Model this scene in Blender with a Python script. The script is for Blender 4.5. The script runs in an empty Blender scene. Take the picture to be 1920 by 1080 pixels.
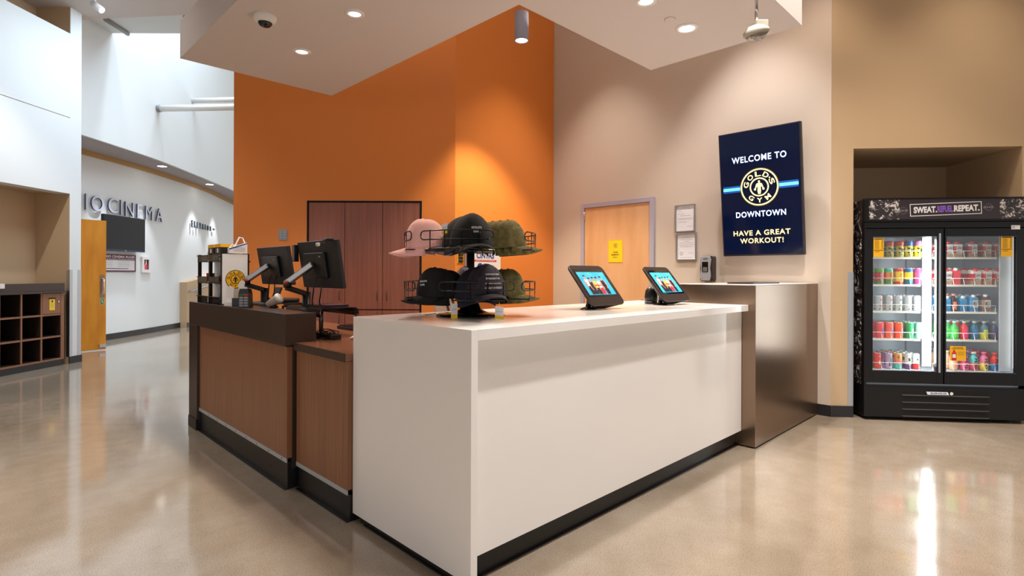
import bpy, math, random
from mathutils import Vector as V, Matrix as MX
random.seed(7)
sc = bpy.context.scene
C = sc.collection
# ------------------------------------------------------------------ camera
F, CX, CY, ROLL, A, H = 1028., 960., 514., .0036, .781, 1.28
FW = V((math.sin(A), math.cos(A), 0)); RT0 = V((math.cos(A), -math.sin(A), 0)); UP0 = V((0, 0, 1))
RT = RT0 * math.cos(ROLL) + UP0 * math.sin(ROLL); UP = UP0 * math.cos(ROLL) - RT0 * math.sin(ROLL)
EYE = V((0, 0, H))
cd = bpy.data.cameras.new('camera'); cam = bpy.data.objects.new('camera', cd); C.objects.link(cam)
cd.sensor_fit = 'HORIZONTAL'; cd.sensor_width = 36; cd.lens = 36 * F / 1920
cd.shift_y = -(540 - CY) / 1920; cd.clip_start = .05; cd.clip_end = 100
m = MX.Identity(3); m.col[0] = RT; m.col[1] = UP; m.col[2] = -FW
cam.matrix_world = MX.Translation(EYE) @ m.to_4x4()
sc.camera = cam
vs = sc.view_settings
vs.view_transform = 'Standard'; vs.look = 'None'; vs.gamma = 1; vs.use_curve_mapping = False
vs.exposure = 0.0
# ------------------------------------------------------------------ world + main lights
def lin(c):
    return tuple(((x / 255) / 12.92 if x <= 10 else ((x / 255 + .055) / 1.055) ** 2.4) for x in c)
w = bpy.data.worlds.new('world'); sc.world = w; w.use_nodes = True
wb = w.node_tree.nodes['Background']; wb.inputs[0].default_value = (1, .96, .94, 1); wb.inputs[1].default_value = .95
def lamp(kind, name, loc, power, col, size=.2, tgt=None, spot=None, blend=.3, sy=None):
    d = bpy.data.lights.new(name, kind); d.energy = power; d.color = col
    if kind == 'AREA':
        d.size = size
        d.shape = 'DISK' if sy is None else 'RECTANGLE'
        if sy: d.size_y = sy
    elif kind == 'SPOT':
        d.spot_size = math.radians(spot); d.spot_blend = blend; d.shadow_soft_size = size
    else: d.shadow_soft_size = size
    o = bpy.data.objects.new(name, d); C.objects.link(o); o.location = loc
    dr = (V(tgt) - V(loc)) if tgt else V((0, 0, -1))
    o.rotation_euler = dr.to_track_quat('-Z', 'Y').to_euler()
    return o
WARM = (1, .84, .68); NEUT = (1, .95, .91); COOL = (.72, .86, 1)
# recessed lamps in the high ceiling (all above the frame)
for (x, y, e, ang, col) in ((1.28, 2.2, 430, 84, NEUT), (1.28, 4.2, 430, 76, NEUT), (2.3, 1.30, 230, 100, WARM), (4.5, 1.30, 110, 96, WARM),
                       (2.0, .78, 420, 90, NEUT), (3.3, .78, 420, 90, NEUT), (.0, 1.7, 35, 100, NEUT), (.2, 5.6, 70, 90, NEUT), (.3, 7.6, 250, 100, NEUT), (4.3, .2, 210, 90, WARM)):
    lamp('SPOT', 'high_downlight', (x, y, 4.93), e, col, .06, spot=ang, blend=.45)
lamp('SPOT', 'wall_washer', (4.72, 2.15, 4.93), 350, (.98, .94, .96), .06, spot=66, blend=.55)
lamp('SPOT', 'wall_washer', (4.66, 3.9, 4.93), 240, (1, .88, .78), .05, spot=70, blend=.7)
lamp('SPOT', 'wall_washer', (5.75, .1, 4.93), 190, WARM, .08, spot=78, blend=1)
# daylight of the atrium beyond the desk: skylight in the far high ceiling, plus added fill
lamp('AREA', 'skylight', (3.7, 11.6, 8.3), 250, COOL, 2.6, tgt=(3.4, 12.4, 1.5), sy=2.6)
lamp('AREA', 'corridor_fill', (2.0, 8.6, 4.96), 140, (.70, .85, 1), 1.6, tgt=(1.7, 8.9, 0), sy=2.2)  # added fill under the closed ceiling, brightens left wall and far floor
lamp('SPOT', 'daylight_spot', (3.1, 10.9, 8.2), 650, (.78, .9, 1), .2, tgt=(2.5, 10.4, 0), spot=58, blend=.8)  # added spot hidden above the deck, brightens the far corridor floor
lamp('SPOT', 'daylight_spot', (2.35, 10.35, 7.4), 90, (1, .98, .95), .1, tgt=(2.5, 12.2, 4.6), spot=42, blend=.4)

# ------------------------------------------------------------------ projection of a photo pixel into the place
def ray(px, py): return FW + RT * ((px - CX) / F) - UP * ((py - CY) / F)
def pz(px, py, z):
    r = ray(px, py); return EYE + r * ((z - H) / r.z)
def pl(px, py, p, n):
    r = ray(px, py); p = V(p); n = V(n); return EYE + r * ((p - EYE).dot(n) / r.dot(n))
def pd(px, py, d): return EYE + ray(px, py) * d

# ------------------------------------------------------------------ materials
MT = {}
def mat(name, col=(200, 200, 200), rough=.5, metal=0., emit=None, es=0., alpha=None, trans=0., noise=None, bump=None, coat=0., ior=None, spec=None, aniso=0., vary=None):
    """noise=(scale xyz, colour2, detail, contrast); bump=(scale, strength)"""
    m = bpy.data.materials.new(name); m.use_nodes = True; nt = m.node_tree; b = nt.nodes['Principled BSDF']
    b.inputs['Base Color'].default_value = lin(col) + (1,); b.inputs['Roughness'].default_value = rough
    b.inputs['Metallic'].default_value = metal; b.inputs['Coat Weight'].default_value = coat
    if spec is not None: b.inputs['Specular IOR Level'].default_value = spec
    if trans: b.inputs['Transmission Weight'].default_value = trans
    if ior: b.inputs['IOR'].default_value = ior
    if aniso: b.inputs['Anisotropic'].default_value = aniso
    if emit: b.inputs['Emission Color'].default_value = lin(emit) + (1,); b.inputs['Emission Strength'].default_value = es
    if alpha is not None: b.inputs['Alpha'].default_value = alpha
    def tex(scale, detail):
        tc = nt.nodes.new('ShaderNodeTexCoord'); mp = nt.nodes.new('ShaderNodeMapping'); n = nt.nodes.new('ShaderNodeTexNoise')
        mp.inputs['Scale'].default_value = scale; n.inputs['Scale'].default_value = 1; n.inputs['Detail'].default_value = detail
        nt.links.new(tc.outputs['Object'], mp.inputs[0]); nt.links.new(mp.outputs[0], n.inputs['Vector']); return n
    if noise:
        sc_, c2, det, con = noise
        n = tex(sc_, det); r = nt.nodes.new('ShaderNodeValToRGB')
        r.color_ramp.elements[0].position = .5 - .5 / con; r.color_ramp.elements[1].position = .5 + .5 / con
        r.color_ramp.elements[0].color = lin(col) + (1,); r.color_ramp.elements[1].color = lin(c2) + (1,)
        nt.links.new(n.outputs['Fac'], r.inputs[0]); nt.links.new(r.outputs[0], b.inputs['Base Color'])
    if bump:
        n = tex((bump[0],) * 3, 3); bp = nt.nodes.new('ShaderNodeBump'); bp.inputs['Strength'].default_value = bump[1]; bp.inputs['Distance'].default_value = .01
        nt.links.new(n.outputs['Fac'], bp.inputs['Height']); nt.links.new(bp.outputs[0], b.inputs['Normal'])
    MT[name] = m; return m
def glassmat(name, tint=(255, 255, 255), amt=.06):
    m = bpy.data.materials.new(name); m.use_nodes = True; nt = m.node_tree; nt.nodes.clear()
    o = nt.nodes.new('ShaderNodeOutputMaterial'); mx = nt.nodes.new('ShaderNodeMixShader'); t = nt.nodes.new('ShaderNodeBsdfTransparent'); g = nt.nodes.new('ShaderNodeBsdfGlossy')
    t.inputs[0].default_value = lin(tint) + (1,); g.inputs['Roughness'].default_value = .03; mx.inputs[0].default_value = amt
    nt.links.new(t.outputs[0], mx.inputs[1]); nt.links.new(g.outputs[0], mx.inputs[2]); nt.links.new(mx.outputs[0], o.inputs[0]); MT[name] = m
mat('tan_paint', (206, 192, 176), .75, bump=(160, .03))
mat('sand_paint', (198, 172, 138), .75, bump=(160, .03))
mat('white_paint', (228, 234, 235), .7, bump=(160, .03))
mat('cream_paint', (226, 218, 198), .7, bump=(160, .03))
mat('orange_paint', (226, 134, 58), .40, bump=(160, .03))
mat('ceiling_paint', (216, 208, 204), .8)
mat('fascia_paint', (150, 150, 168), .8)
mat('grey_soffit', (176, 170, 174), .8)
mat('ochre_cove', (190, 150, 96), .7)
mat('white_solid', (248, 246, 244), .16, spec=.5)
mat('kick', (26, 26, 28), .35)
mat('laminate', (158, 110, 78), .42, noise=((60, 60, 1.5), (132, 88, 60), 4, 2.2))
mat('cab_laminate', (164, 104, 88), .34, noise=((60, 60, 1.4), (140, 86, 72), 4, 2.2))
mat('dark_metal_lam', (66, 52, 44), .34, spec=.4)
mat('desk_top', (140, 92, 66), .2, spec=.6)
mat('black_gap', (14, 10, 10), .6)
mat('alu', (190, 192, 196), .35, metal=1)
mat('strip_metal', (188, 194, 200), .4, metal=.25)
mat('steel', (150, 128, 110), .28, metal=1, aniso=.5)
mat('chrome', (220, 220, 222), .12, metal=1)
mat('maple', (226, 180, 134), .42, noise=((6, 6, 1.2), (214, 162, 112), 5, 3))
mat('honey_maple', (224, 152, 40), .35, noise=((7, 7, 1.6), (206, 130, 26), 5, 3))
mat('lilac_frame', (176, 172, 190), .45)
mat('white_plastic', (236, 234, 232), .35)
mat('grey_plastic', (150, 152, 158), .4)
mat('paper', (236, 236, 240), .8)
mat('black_plastic', (18, 18, 20), .35)
mat('black_gloss', (8, 8, 9), .08, spec=.7)
mat('black_wire', (10, 10, 11), .3)
mat('charcoal', (36, 34, 38), .5)
mat('dark_brown', (52, 40, 36), .35)
mat('lamp_on', (255, 255, 255), .5, emit=(255, 246, 236), es=9)
mat('lamp_dim', (255, 250, 245), .5, emit=(255, 240, 225), es=1.6)
mat('led', (255, 255, 255), .5, emit=(244, 250, 255), es=6.5)
mat('yellow', (252, 212, 30), .5)
mat('gold_yellow', (246, 186, 22), .5)
mat('ink', (24, 22, 22), .6)
mat('grey_ink', (150, 150, 156), .7)
mat('red', (214, 34, 38), .45)
mat('pink_red', (220, 40, 84), .45)
mat('blue_ink', (20, 70, 160), .5)
mat('green_sign', (10, 128, 70), .5)
mat('maroon', (96, 32, 62), .5)
mat('sign_metal', (196, 198, 216), .4, metal=.3)
mat('sign_return', (70, 84, 100), .4, metal=.3)
mat('tv_screen', (6, 12, 30), .08, emit=(5, 24, 62), es=.45, spec=.5)
mat('tv_off', (8, 9, 13), .1, spec=.3)
mat('glow_white', (255, 255, 255), .5, emit=(250, 252, 255), es=1.5)
mat('halo_blue', (20, 60, 140), .5, emit=(30, 100, 200), es=.6)
mat('halo_gold', (100, 80, 20), .5, emit=(150, 120, 40), es=.4)
mat('glow_gold', (255, 236, 170), .5, emit=(255, 232, 160), es=1.25)
mat('glow_cyan', (110, 225, 235), .5, emit=(96, 232, 236), es=1.1)
mat('screen_blue', (30, 160, 200), .2, emit=(30, 160, 205), es=.55, noise=((14, 14, 14), (90, 205, 230), 4, 2))
mat('skin', (206, 146, 118), .6, emit=(206, 146, 118), es=.45)
mat('screen_dark', (24, 24, 40), .5, emit=(30, 28, 46), es=.4)
mat('screen_red', (220, 40, 50), .5, emit=(220, 40, 50), es=.5)
mat('screen_white', (220, 225, 235), .5, emit=(220, 225, 235), es=.5)
mat('screen_green', (190, 210, 60), .5, emit=(190, 210, 60), es=.5)
mat('pink_cloth', (255, 196, 190), .85, bump=(300, .1))
mat('lilac_cloth', (196, 186, 200), .85, noise=((40, 40, 40), (150, 140, 160), 3, 3))
mat('black_cloth', (11, 10, 12), .8, bump=(300, .1))
mat('navy_cloth', (24, 26, 46), .85, bump=(300, .1))
mat('camo_cloth', (62, 50, 62), .8, noise=((26, 26, 26), (34, 30, 44), 2, 6))
mat('olive_cloth', (128, 116, 70), .85, noise=((34, 34, 34), (98, 92, 48), 2, 4))
mat('dark_olive', (98, 84, 44), .85, noise=((30, 30, 30), (70, 66, 30), 2, 4))
mat('grey_camo', (150, 138, 140), .85, noise=((40, 40, 40), (90, 78, 86), 2, 6))
mat('white_thread', (240, 240, 240), .7)
mat('cooler_black', (10, 9, 11), .32, spec=.32)
mat('louvre_lip', (70, 66, 64), .35)
mat('cubby_shade', (44, 32, 26), .6)  # cubby insides: shade put into the colour, darker than the front edges
mat('ivory', (188, 180, 164), .5)
mat('liner', (196, 208, 220), .4)
mat('shelf_white', (238, 236, 226), .4)
mat('shadow_slot', (4, 4, 4), .8)
mat('cup_beige', (206, 184, 168), .5)
mat('cream_cloth', (236, 208, 186), .8)
mat('brown_cloth', (92, 62, 54), .8)
mat('clear_orange', (255, 90, 50), .1, trans=.4)
mat('smoke_tray', (26, 24, 24), .15, alpha=.82)
mat('red_plastic', (190, 60, 34), .2)
glassmat('cooler_glass', (250, 252, 252), .05)
glassmat('lens_glass', (240, 240, 240), .18)
# polished concrete floor
m = mat('concrete', (176, 158, 138), .2); nt = m.node_tree; b = nt.nodes['Principled BSDF']
tc = nt.nodes.new('ShaderNodeTexCoord')
def nz(scale, det, c1, c2, p1, p2, ty='ShaderNodeTexNoise'):
    n = nt.nodes.new(ty); n.inputs['Scale'].default_value = scale; n.inputs['Detail'].default_value = det
    nt.links.new(tc.outputs['Object'], n.inputs['Vector']); r = nt.nodes.new('ShaderNodeValToRGB')
    r.color_ramp.elements[0].position = p1; r.color_ramp.elements[1].position = p2
    r.color_ramp.elements[0].color = lin(c1) + (1,); r.color_ramp.elements[1].color = lin(c2) + (1,)
    nt.links.new(n.outputs['Fac'], r.inputs[0]); return r
big = nz(.9, 6, (148, 135, 118), (174, 162, 146), .3, .75)
fine = nz(240, 2, (96, 76, 56), (255, 255, 255), .32, .46)
lite = nz(120, 1, (255, 255, 255), (255, 250, 240), .6, .7)
mid = nz(7, 5, (240, 234, 228), (255, 255, 255), .3, .7)
def mul(a, bb, f):
    x = nt.nodes.new('ShaderNodeMixRGB'); x.blend_type = 'MULTIPLY'; x.inputs[0].default_value = f
    nt.links.new(a.outputs[0], x.inputs[1]); nt.links.new(bb.outputs[0], x.inputs[2]); return x
x = mul(mul(big, mid, .9), fine, .7)
nt.links.new(x.outputs[0], b.inputs['Base Color'])
rn = nz(5, 4, (72, 72, 72), (96, 96, 96), .3, .7)
nt.links.new(rn.outputs[0], b.inputs['Roughness']); b.inputs['Specular IOR Level'].default_value = .75
b.inputs['Coat Weight'].default_value = .25; b.inputs['Coat Roughness'].default_value = .10
# splattered print on the cooler
def splat(name, base, scale, thr):
    m = mat(name, base, .3); nt = m.node_tree; b = nt.nodes['Principled BSDF']
    tc = nt.nodes.new('ShaderNodeTexCoord'); n = nt.nodes.new('ShaderNodeTexNoise'); n.inputs['Scale'].default_value = scale; n.inputs['Detail'].default_value = 8; n.inputs['Distortion'].default_value = 1.5; n.inputs['Roughness'].default_value = .75
    r = nt.nodes.new('ShaderNodeValToRGB'); r.color_ramp.elements[0].position = thr; r.color_ramp.elements[1].position = thr + .02
    r.color_ramp.elements[0].color = lin(base) + (1,); r.color_ramp.elements[1].color = lin((214, 206, 204)) + (1,)
    nt.links.new(tc.outputs['Object'], n.inputs['Vector']); nt.links.new(n.outputs['Fac'], r.inputs[0]); nt.links.new(r.outputs[0], b.inputs['Base Color'])
splat('splatter', (40, 34, 36), 15, .535)
splat('splatter_side', (34, 26, 26), 13, .56)
m = mat('header_print', (44, 34, 38), .3)
# perforated mesh metal of the monitor risers
m = mat('perforated', (44, 40, 40), .35, metal=.6); nt = m.node_tree; b = nt.nodes['Principled BSDF']
tc = nt.nodes.new('ShaderNodeTexCoord'); vo = nt.nodes.new('ShaderNodeTexVoronoi'); vo.inputs['Scale'].default_value = 95; vo.inputs['Randomness'].default_value = 0
mp = nt.nodes.new('ShaderNodeMapping'); mp.inputs['Rotation'].default_value = (0, 0, .785)
r = nt.nodes.new('ShaderNodeValToRGB'); r.color_ramp.elements[0].position = .3; r.color_ramp.elements[1].position = .34
r.color_ramp.elements[0].color = (0, 0, 0, 1); r.color_ramp.elements[1].color = (1, 1, 1, 1)
nt.links.new(tc.outputs['Object'], mp.inputs[0]); nt.links.new(mp.outputs[0], vo.inputs['Vector']); nt.links.new(vo.outputs['Distance'], r.inputs[0]); nt.links.new(r.outputs[0], b.inputs['Alpha'])

# ------------------------------------------------------------------ geometry helpers
def fit(*a): pass
_tc = {}
SPC = [1.0]
def text_geo(s, off=0.):
    k = (s, off, SPC[0])
    if k in _tc: return _tc[k]
    cu = bpy.data.curves.new('t', 'FONT'); cu.body = s; cu.size = 1; cu.offset = off; cu.resolution_u = 4; cu.space_character = SPC[0]; cu.align_x = 'CENTER'
    ob = bpy.data.objects.new('t', cu)
    C.objects.link(ob)
    dg = bpy.context.evaluated_depsgraph_get(); me = ob.evaluated_get(dg).to_mesh()
    vs_ = [(v.co.x, v.co.y) for v in me.vertices]; fs = [tuple(p.vertices) for p in me.polygons]
    ob.evaluated_get(dg).to_mesh_clear(); bpy.data.objects.remove(ob); bpy.data.curves.remove(cu)
    xs = [v[0] for v in vs_]; ys = [v[1] for v in vs_]
    _tc[k] = (vs_, fs, (min(xs), max(xs), min(ys), max(ys))); return _tc[k]

def frame(o, x, y=None, z=None):
    """matrix with origin o and columns x (right), y (up), z (out)"""
    x = V(x).normalized(); y = V(y if y is not None else (0, 0, 1)).normalized()
    z = V(z).normalized() if z is not None else x.cross(y).normalized()
    mm = MX.Identity(4)
    for i in range(3): mm[i][0] = x[i]; mm[i][1] = y[i]; mm[i][2] = z[i]; mm[i][3] = o[i]
    return mm

class MB:
    def __init__(s): s.v = []; s.f = []; s.mi = []; s.sm = []; s.ms = []; s.M = MX.Identity(4)
    def idx(s, m):
        if m not in s.ms: s.ms.append(m)
        return s.ms.index(m)
    def add(s, vs_, fs, m, smooth=False):
        n = len(s.v); M_ = s.M
        s.v += [tuple(M_ @ V(p)) for p in vs_]; s.f += [tuple(i + n for i in f) for f in fs]
        k = s.idx(m); s.mi += [k] * len(fs); s.sm += [smooth] * len(fs); return s
    def box(s, x0, x1, y0, y1, z0, z1, m):
        return s.add([(x0, y0, z0), (x1, y0, z0), (x1, y1, z0), (x0, y1, z0), (x0, y0, z1), (x1, y0, z1), (x1, y1, z1), (x0, y1, z1)],
                     [(0, 3, 2, 1), (4, 5, 6, 7), (0, 1, 5, 4), (1, 2, 6, 5), (2, 3, 7, 6), (3, 0, 4, 7)], m)
    def prism(s, poly, z0, z1, m, smooth=False):
        n = len(poly); vs_ = [(p[0], p[1], z0) for p in poly] + [(p[0], p[1], z1) for p in poly]
        a = sum(poly[i][0] * poly[(i + 1) % n][1] - poly[(i + 1) % n][0] * poly[i][1] for i in range(n))
        fs = [tuple(range(n, 2 * n)), tuple(range(n - 1, -1, -1))] + [(i, (i + 1) % n, n + (i + 1) % n, n + i) for i in range(n)]
        if a < 0: fs = [tuple(reversed(f)) for f in fs]
        s.add(vs_, fs[:2], m); k = len(s.v) - 2 * n
        M_ = s.M; s.f += [tuple(i + k for i in f) for f in fs[2:]]; s.mi += [s.idx(m)] * n; s.sm += [smooth] * n; return s
    def lathe(s, prof, m, n=24, c=(0, 0, 0), caps=True, sx=1, sy=1):
        vs_ = []; fs = []
        for (r, z) in prof:
            for i in range(n):
                a = 2 * math.pi * i / n; vs_.append((c[0] + sx * r * math.cos(a), c[1] + sy * r * math.sin(a), c[2] + z))
        for j in range(len(prof) - 1):
            for i in range(n):
                k = (i + 1) % n; fs.append((j * n + i, j * n + k, (j + 1) * n + k, (j + 1) * n + i))
        s.add(vs_, fs, m, True)
        if caps:
            L = len(s.v) - len(vs_); ci = s.idx(m)
            if prof[0][0] > 1e-5: s.f.append(tuple(L + i for i in range(n - 1, -1, -1))); s.mi.append(ci); s.sm.append(False)
            if prof[-1][0] > 1e-5: s.f.append(tuple(L + (len(prof) - 1) * n + i for i in range(n))); s.mi.append(ci); s.sm.append(False)
        return s
    def cyl(s, p0, p1, r, m, n=16, r1=None):
        p0 = V(p0); p1 = V(p1); d = p1 - p0; q = d.to_track_quat('Z', 'Y').to_matrix().to_4x4(); old = s.M
        s.M = old @ MX.Translation(p0) @ q; s.lathe([(r, 0), (r if r1 is None else r1, d.length)], m, n); s.M = old; return s
    def tube(s, pts, r, m, n=8, closed=False):
        pts = [V(p) for p in pts]; N = len(pts); vs_ = []; fs = []; up = V((0.13, .27, .95))
        for i, p in enumerate(pts):
            a = pts[(i - 1) % N] if (closed or i > 0) else p; c = pts[(i + 1) % N] if (closed or i < N - 1) else p
            t = (c - a).normalized(); x = t.cross(up)
            if x.length < .1: x = t.cross(V((1, 0, 0)))
            x.normalize(); y = t.cross(x)
            for k in range(n):
                an = 2 * math.pi * k / n; vs_.append(p + x * (r * math.cos(an)) + y * (r * math.sin(an)))
        for i in range(N if closed else N - 1):
            for k in range(n):
                j = (i + 1) % N; l = (k + 1) % n; fs.append((i * n + k, i * n + l, j * n + l, j * n + k))
        if not closed: fs += [tuple(range(n)), tuple((N - 1) * n + k for k in range(n - 1, -1, -1))]
        return s.add(vs_, fs, m, True)
    def text(s, t, F_, width=None, height=None, m='ink', off=0., depth=0., lift=.0008, bend=None, m_side=None):
        """F_: frame matrix whose origin is the centre of the words"""
        vs_, fs, (x0, x1, y0, y1) = text_geo(t, off)
        sx = width / (x1 - x0) if width else None; sy = height / (y1 - y0) if height else None
        sx = sx or sy; sy = sy or sx; cx = (x0 + x1) / 2; cy = (y0 + y1) / 2
        pts = [((x - cx) * sx, (y - cy) * sy) for x, y in vs_]
        if bend: s.add([bend(p[0], p[1]) for p in pts], fs, m); return s
        old = s.M; s.M = old @ F_
        if depth:
            ed = {}
            for f in fs:
                for i in range(len(f)):
                    a, b_ = f[i], f[(i + 1) % len(f)]; ed[(a, b_)] = 1
            n = len(pts)
            s.add([(p[0], p[1], lift + depth) for p in pts], fs, m)
            side = [(a, b_, b_ + n, a + n) for (a, b_) in ed if (b_, a) not in ed]
            s.add([(p[0], p[1], lift + depth) for p in pts] + [(p[0], p[1], lift) for p in pts], side + [tuple(i + n for i in reversed(f)) for f in fs], m_side or m)
        else: s.add([(p[0], p[1], lift) for p in pts], fs, m)
        s.M = old; return s
    def disc(s, F_, r0, r1, m, lift=.0005, n=40):
        old = s.M; s.M = old @ F_; vs_ = []; fs = []
        for i in range(n):
            a = 2 * math.pi * i / n; vs_ += [(r0 * math.cos(a), r0 * math.sin(a), lift), (r1 * math.cos(a), r1 * math.sin(a), lift)]
        if r0 < 1e-6: s.add([(r1 * math.cos(2 * math.pi * i / n), r1 * math.sin(2 * math.pi * i / n), lift) for i in range(n)], [tuple(range(n))], m)
        else:
            for i in range(n):
                j = (i + 1) % n; fs.append((2 * i, 2 * i + 1, 2 * j + 1, 2 * j))
            s.add(vs_, fs, m)
        s.M = old; return s
    def flat(s, F_, poly, m, lift=.0006):
        old = s.M; s.M = old @ F_
        a = sum(poly[i][0] * poly[(i + 1) % len(poly)][1] - poly[(i + 1) % len(poly)][0] * poly[i][1] for i in range(len(poly)))
        if a < 0: poly = poly[::-1]
        s.add([(p[0], p[1], lift) for p in poly], [tuple(range(len(poly)))], m); s.M = old; return s
    def rect(s, F_, x0, x1, y0, y1, m, lift=.0006): return s.flat(F_, [(x0, y0), (x1, y0), (x1, y1), (x0, y1)], m, lift)
    def build(s, name, parent=None, bev=0, seg=2, world=False, label=None, cat=None, kind=None, group=None, solid=None, sub=0):
        me = bpy.data.meshes.new(name); vs_ = s.v
        if world and parent is not None:
            inv = (TW[parent.name]).inverted(); vs_ = [tuple(inv @ V(p)) for p in s.v]
        me.from_pydata(vs_, [], s.f)
        for k in s.ms: me.materials.append(MT[k])
        me.polygons.foreach_set('material_index', s.mi); me.polygons.foreach_set('use_smooth', s.sm); me.update()
        o = bpy.data.objects.new(name, me); C.objects.link(o)
        if parent is not None: o.parent = parent; TW[o.name] = TW[parent.name]
        else: TW[o.name] = MX.Identity(4)
        if solid: q = o.modifiers.new('s', 'SOLIDIFY'); q.thickness = solid; q.offset = 0
        if bev: q = o.modifiers.new('b', 'BEVEL'); q.width = bev; q.segments = seg; q.limit_method = 'ANGLE'; q.angle_limit = math.radians(40)
        if sub: q = o.modifiers.new('u', 'SUBSURF'); q.levels = sub; q.render_levels = sub
        if label: o['label'] = label
        if cat: o['category'] = cat
        if kind: o['kind'] = kind
        if group: o['group'] = group
        return o
TW = {}
T_ = lambda x, y: MX.Translation(V((x, y, 0)))
def thing(name, label, cat, loc=(0, 0, 0), rotz=0., group=None):
    o = bpy.data.objects.new(name, None); C.objects.link(o); o.empty_display_size = .05
    o.location = loc; o.rotation_euler = (0, 0, rotz); o['label'] = label; o['category'] = cat
    if group: o['group'] = group
    TW[o.name] = MX.Translation(V(loc)) @ MX.Rotation(rotz, 4, 'Z'); return o
def dup(root, loc, rotz=None, label=None, group=None):
    r = root.copy(); C.objects.link(r); r.location = loc
    if rotz is not None: r.rotation_euler = (0, 0, rotz)
    TW[r.name] = MX.Translation(V(loc)) @ MX.Rotation(r.rotation_euler.z, 4, 'Z')
    if label: r['label'] = label
    if group: r['group'] = group
    for ch in list(root.children):
        c = ch.copy(); C.objects.link(c); c.parent = r
        for g in ch.children:
            d = g.copy(); C.objects.link(d); d.parent = c
    return r
def rrect(x0, x1, y0, y1, r, n=5):
    p = []
    for cx, cy, a0 in ((x1 - r, y1 - r, 0), (x0 + r, y1 - r, 90), (x0 + r, y0 + r, 180), (x1 - r, y0 + r, 270)):
        for i in range(n + 1):
            a = math.radians(a0 + 90 * i / n); p.append((cx + r * math.cos(a), cy + r * math.sin(a)))
    return p
def wallbox(mb, p, q, z0, z1, th, m):
    """thick wall slab from p to q; th pushed to the left of the direction p->q"""
    p = V((p[0], p[1], 0)); q = V((q[0], q[1], 0)); d = (q - p).normalized(); n = V((-d.y, d.x, 0)) * th
    mb.prism([(p.x, p.y), (q.x, q.y), (q.x + n.x, q.y + n.y), (p.x + n.x, p.y + n.y)], z0, z1, m)
def logo(mb, F_, R, disc, line, letter, lift=.001, off=.02):
    mb.disc(F_, 0, R, line, lift); mb.disc(F_, 0, R * .93, disc, lift + .0006)
    mb.disc(F_, R * .44, R * .51, line, lift + .0012)
    def put(ch, ang, inward, sz):
        a = math.radians(90 - ang); r = R * .715; o = V((r * math.cos(a), r * math.sin(a), 0))
        rot = math.radians(-ang if not inward else 180 - ang)
        mb.text(ch, F_ @ MX.Translation(o) @ MX.Rotation(rot, 4, 'Z'), width=sz * 1.15, height=sz, m=letter, off=off, lift=lift + .0014)
    for ch, a in zip('GOLDS', (-76, -40, -4, 31, 70)): put(ch, a, False, R * .27)
    put("'", 51, False, R * .07)
    for ch, a in zip('GYM', (-142, 180, 142)): put(ch, a, True, R * .25)
    u = R * .4
    fig = [(-.12, .55), (.12, .55), (.38, .45), (.5, .1), (.62, -.28), (.48, -.3), (.34, .02), (.24, .12), (.2, -.15), (.24, -.5), (.16, -.95), (.02, -.95), (0, -.35), (-.02, -.95), (-.16, -.95), (-.24, -.5), (-.2, -.15), (-.24, .12), (-.34, .02), (-.48, -.3), (-.62, -.28), (-.5, .1), (-.38, .45)]
    mb.flat(F_, [(x * u, y * u) for x, y in fig], letter, lift + .0014)
    mb.disc(F_ @ MX.Translation(V((0, .74 * u, 0))), 0, .15 * u, letter, lift + .0014, 14)
    for sx in (-1, 1): mb.disc(F_ @ MX.Translation(V((sx * .56 * u, -.28 * u, 0))), 0, .15 * u, letter, lift + .0015, 12)

# =================================================================== THE SETTING
WX = 5.549                                     # plane of the wall with the staff door
OY = 4.814                                     # plane of the bright orange wall piece
ZC = 5.0
IN = V((3.871, OY, 0)); LE = V((2.10, 6.57, 0))
mb = MB(); mb.box(-9, 18, -9, 28, -.05, 0, 'concrete'); mb.build('floor', kind='structure')
# right wall (staff door, screen), then the angled wall with the cooler niche
mb = MB(); mb.box(WX, WX + .15, 1.495, OY + .15, 0, ZC, 'tan_paint'); mb.build('wall_right', kind='structure')
W0 = V((WX, 1.495, 0)); wa = math.radians(-49.5); wt = V((math.cos(wa), math.sin(wa), 0)); wn = V((-wt.y, wt.x, 0))
def wp(t, d): p = W0 + wt * t + wn * d; return (p.x, p.y)
mb = MB()
NT0, NT1, ND, NZ = .193, 1.612, .95, 2.425
mb.prism([wp(0, 0), wp(NT0, 0), wp(NT0, .12), wp(.02, .12)], 0, ZC, 'sand_paint')
mb.prism([wp(NT0, 0), wp(9.5, 0), wp(9.5, .12), wp(NT0, .12)], NZ, ZC, 'sand_paint')
mb.prism([wp(NT1, 0), wp(9.5, 0), wp(9.5, .12), wp(NT1, .12)], 0, NZ, 'sand_paint')
mb.prism([wp(NT0 - .06, ND), wp(NT1 + .06, ND), wp(NT1 + .06, ND + .06), wp(NT0 - .06, ND + .06)], 0, NZ + .06, 'sand_paint')
mb.prism([wp(NT0 - .06, .12), wp(NT0, .12), wp(NT0, ND), wp(NT0 - .06, ND)], 0, NZ + .06, 'sand_paint')
mb.prism([wp(NT1, .12), wp(NT1 + .06, .12), wp(NT1 + .06, ND), wp(NT1, ND)], 0, NZ + .06, 'sand_paint')
mb.prism([wp(NT0, .12), wp(NT1, .12), wp(NT1, ND), wp(NT0, ND)], NZ, NZ + .06, 'sand_paint')
mb.build('wall_front', kind='structure')
mb = MB(); mb.box(IN.x, WX + .15, OY, OY + .15, 0, ZC, 'orange_paint')
mb.build('wall_side', kind='structure')
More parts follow.
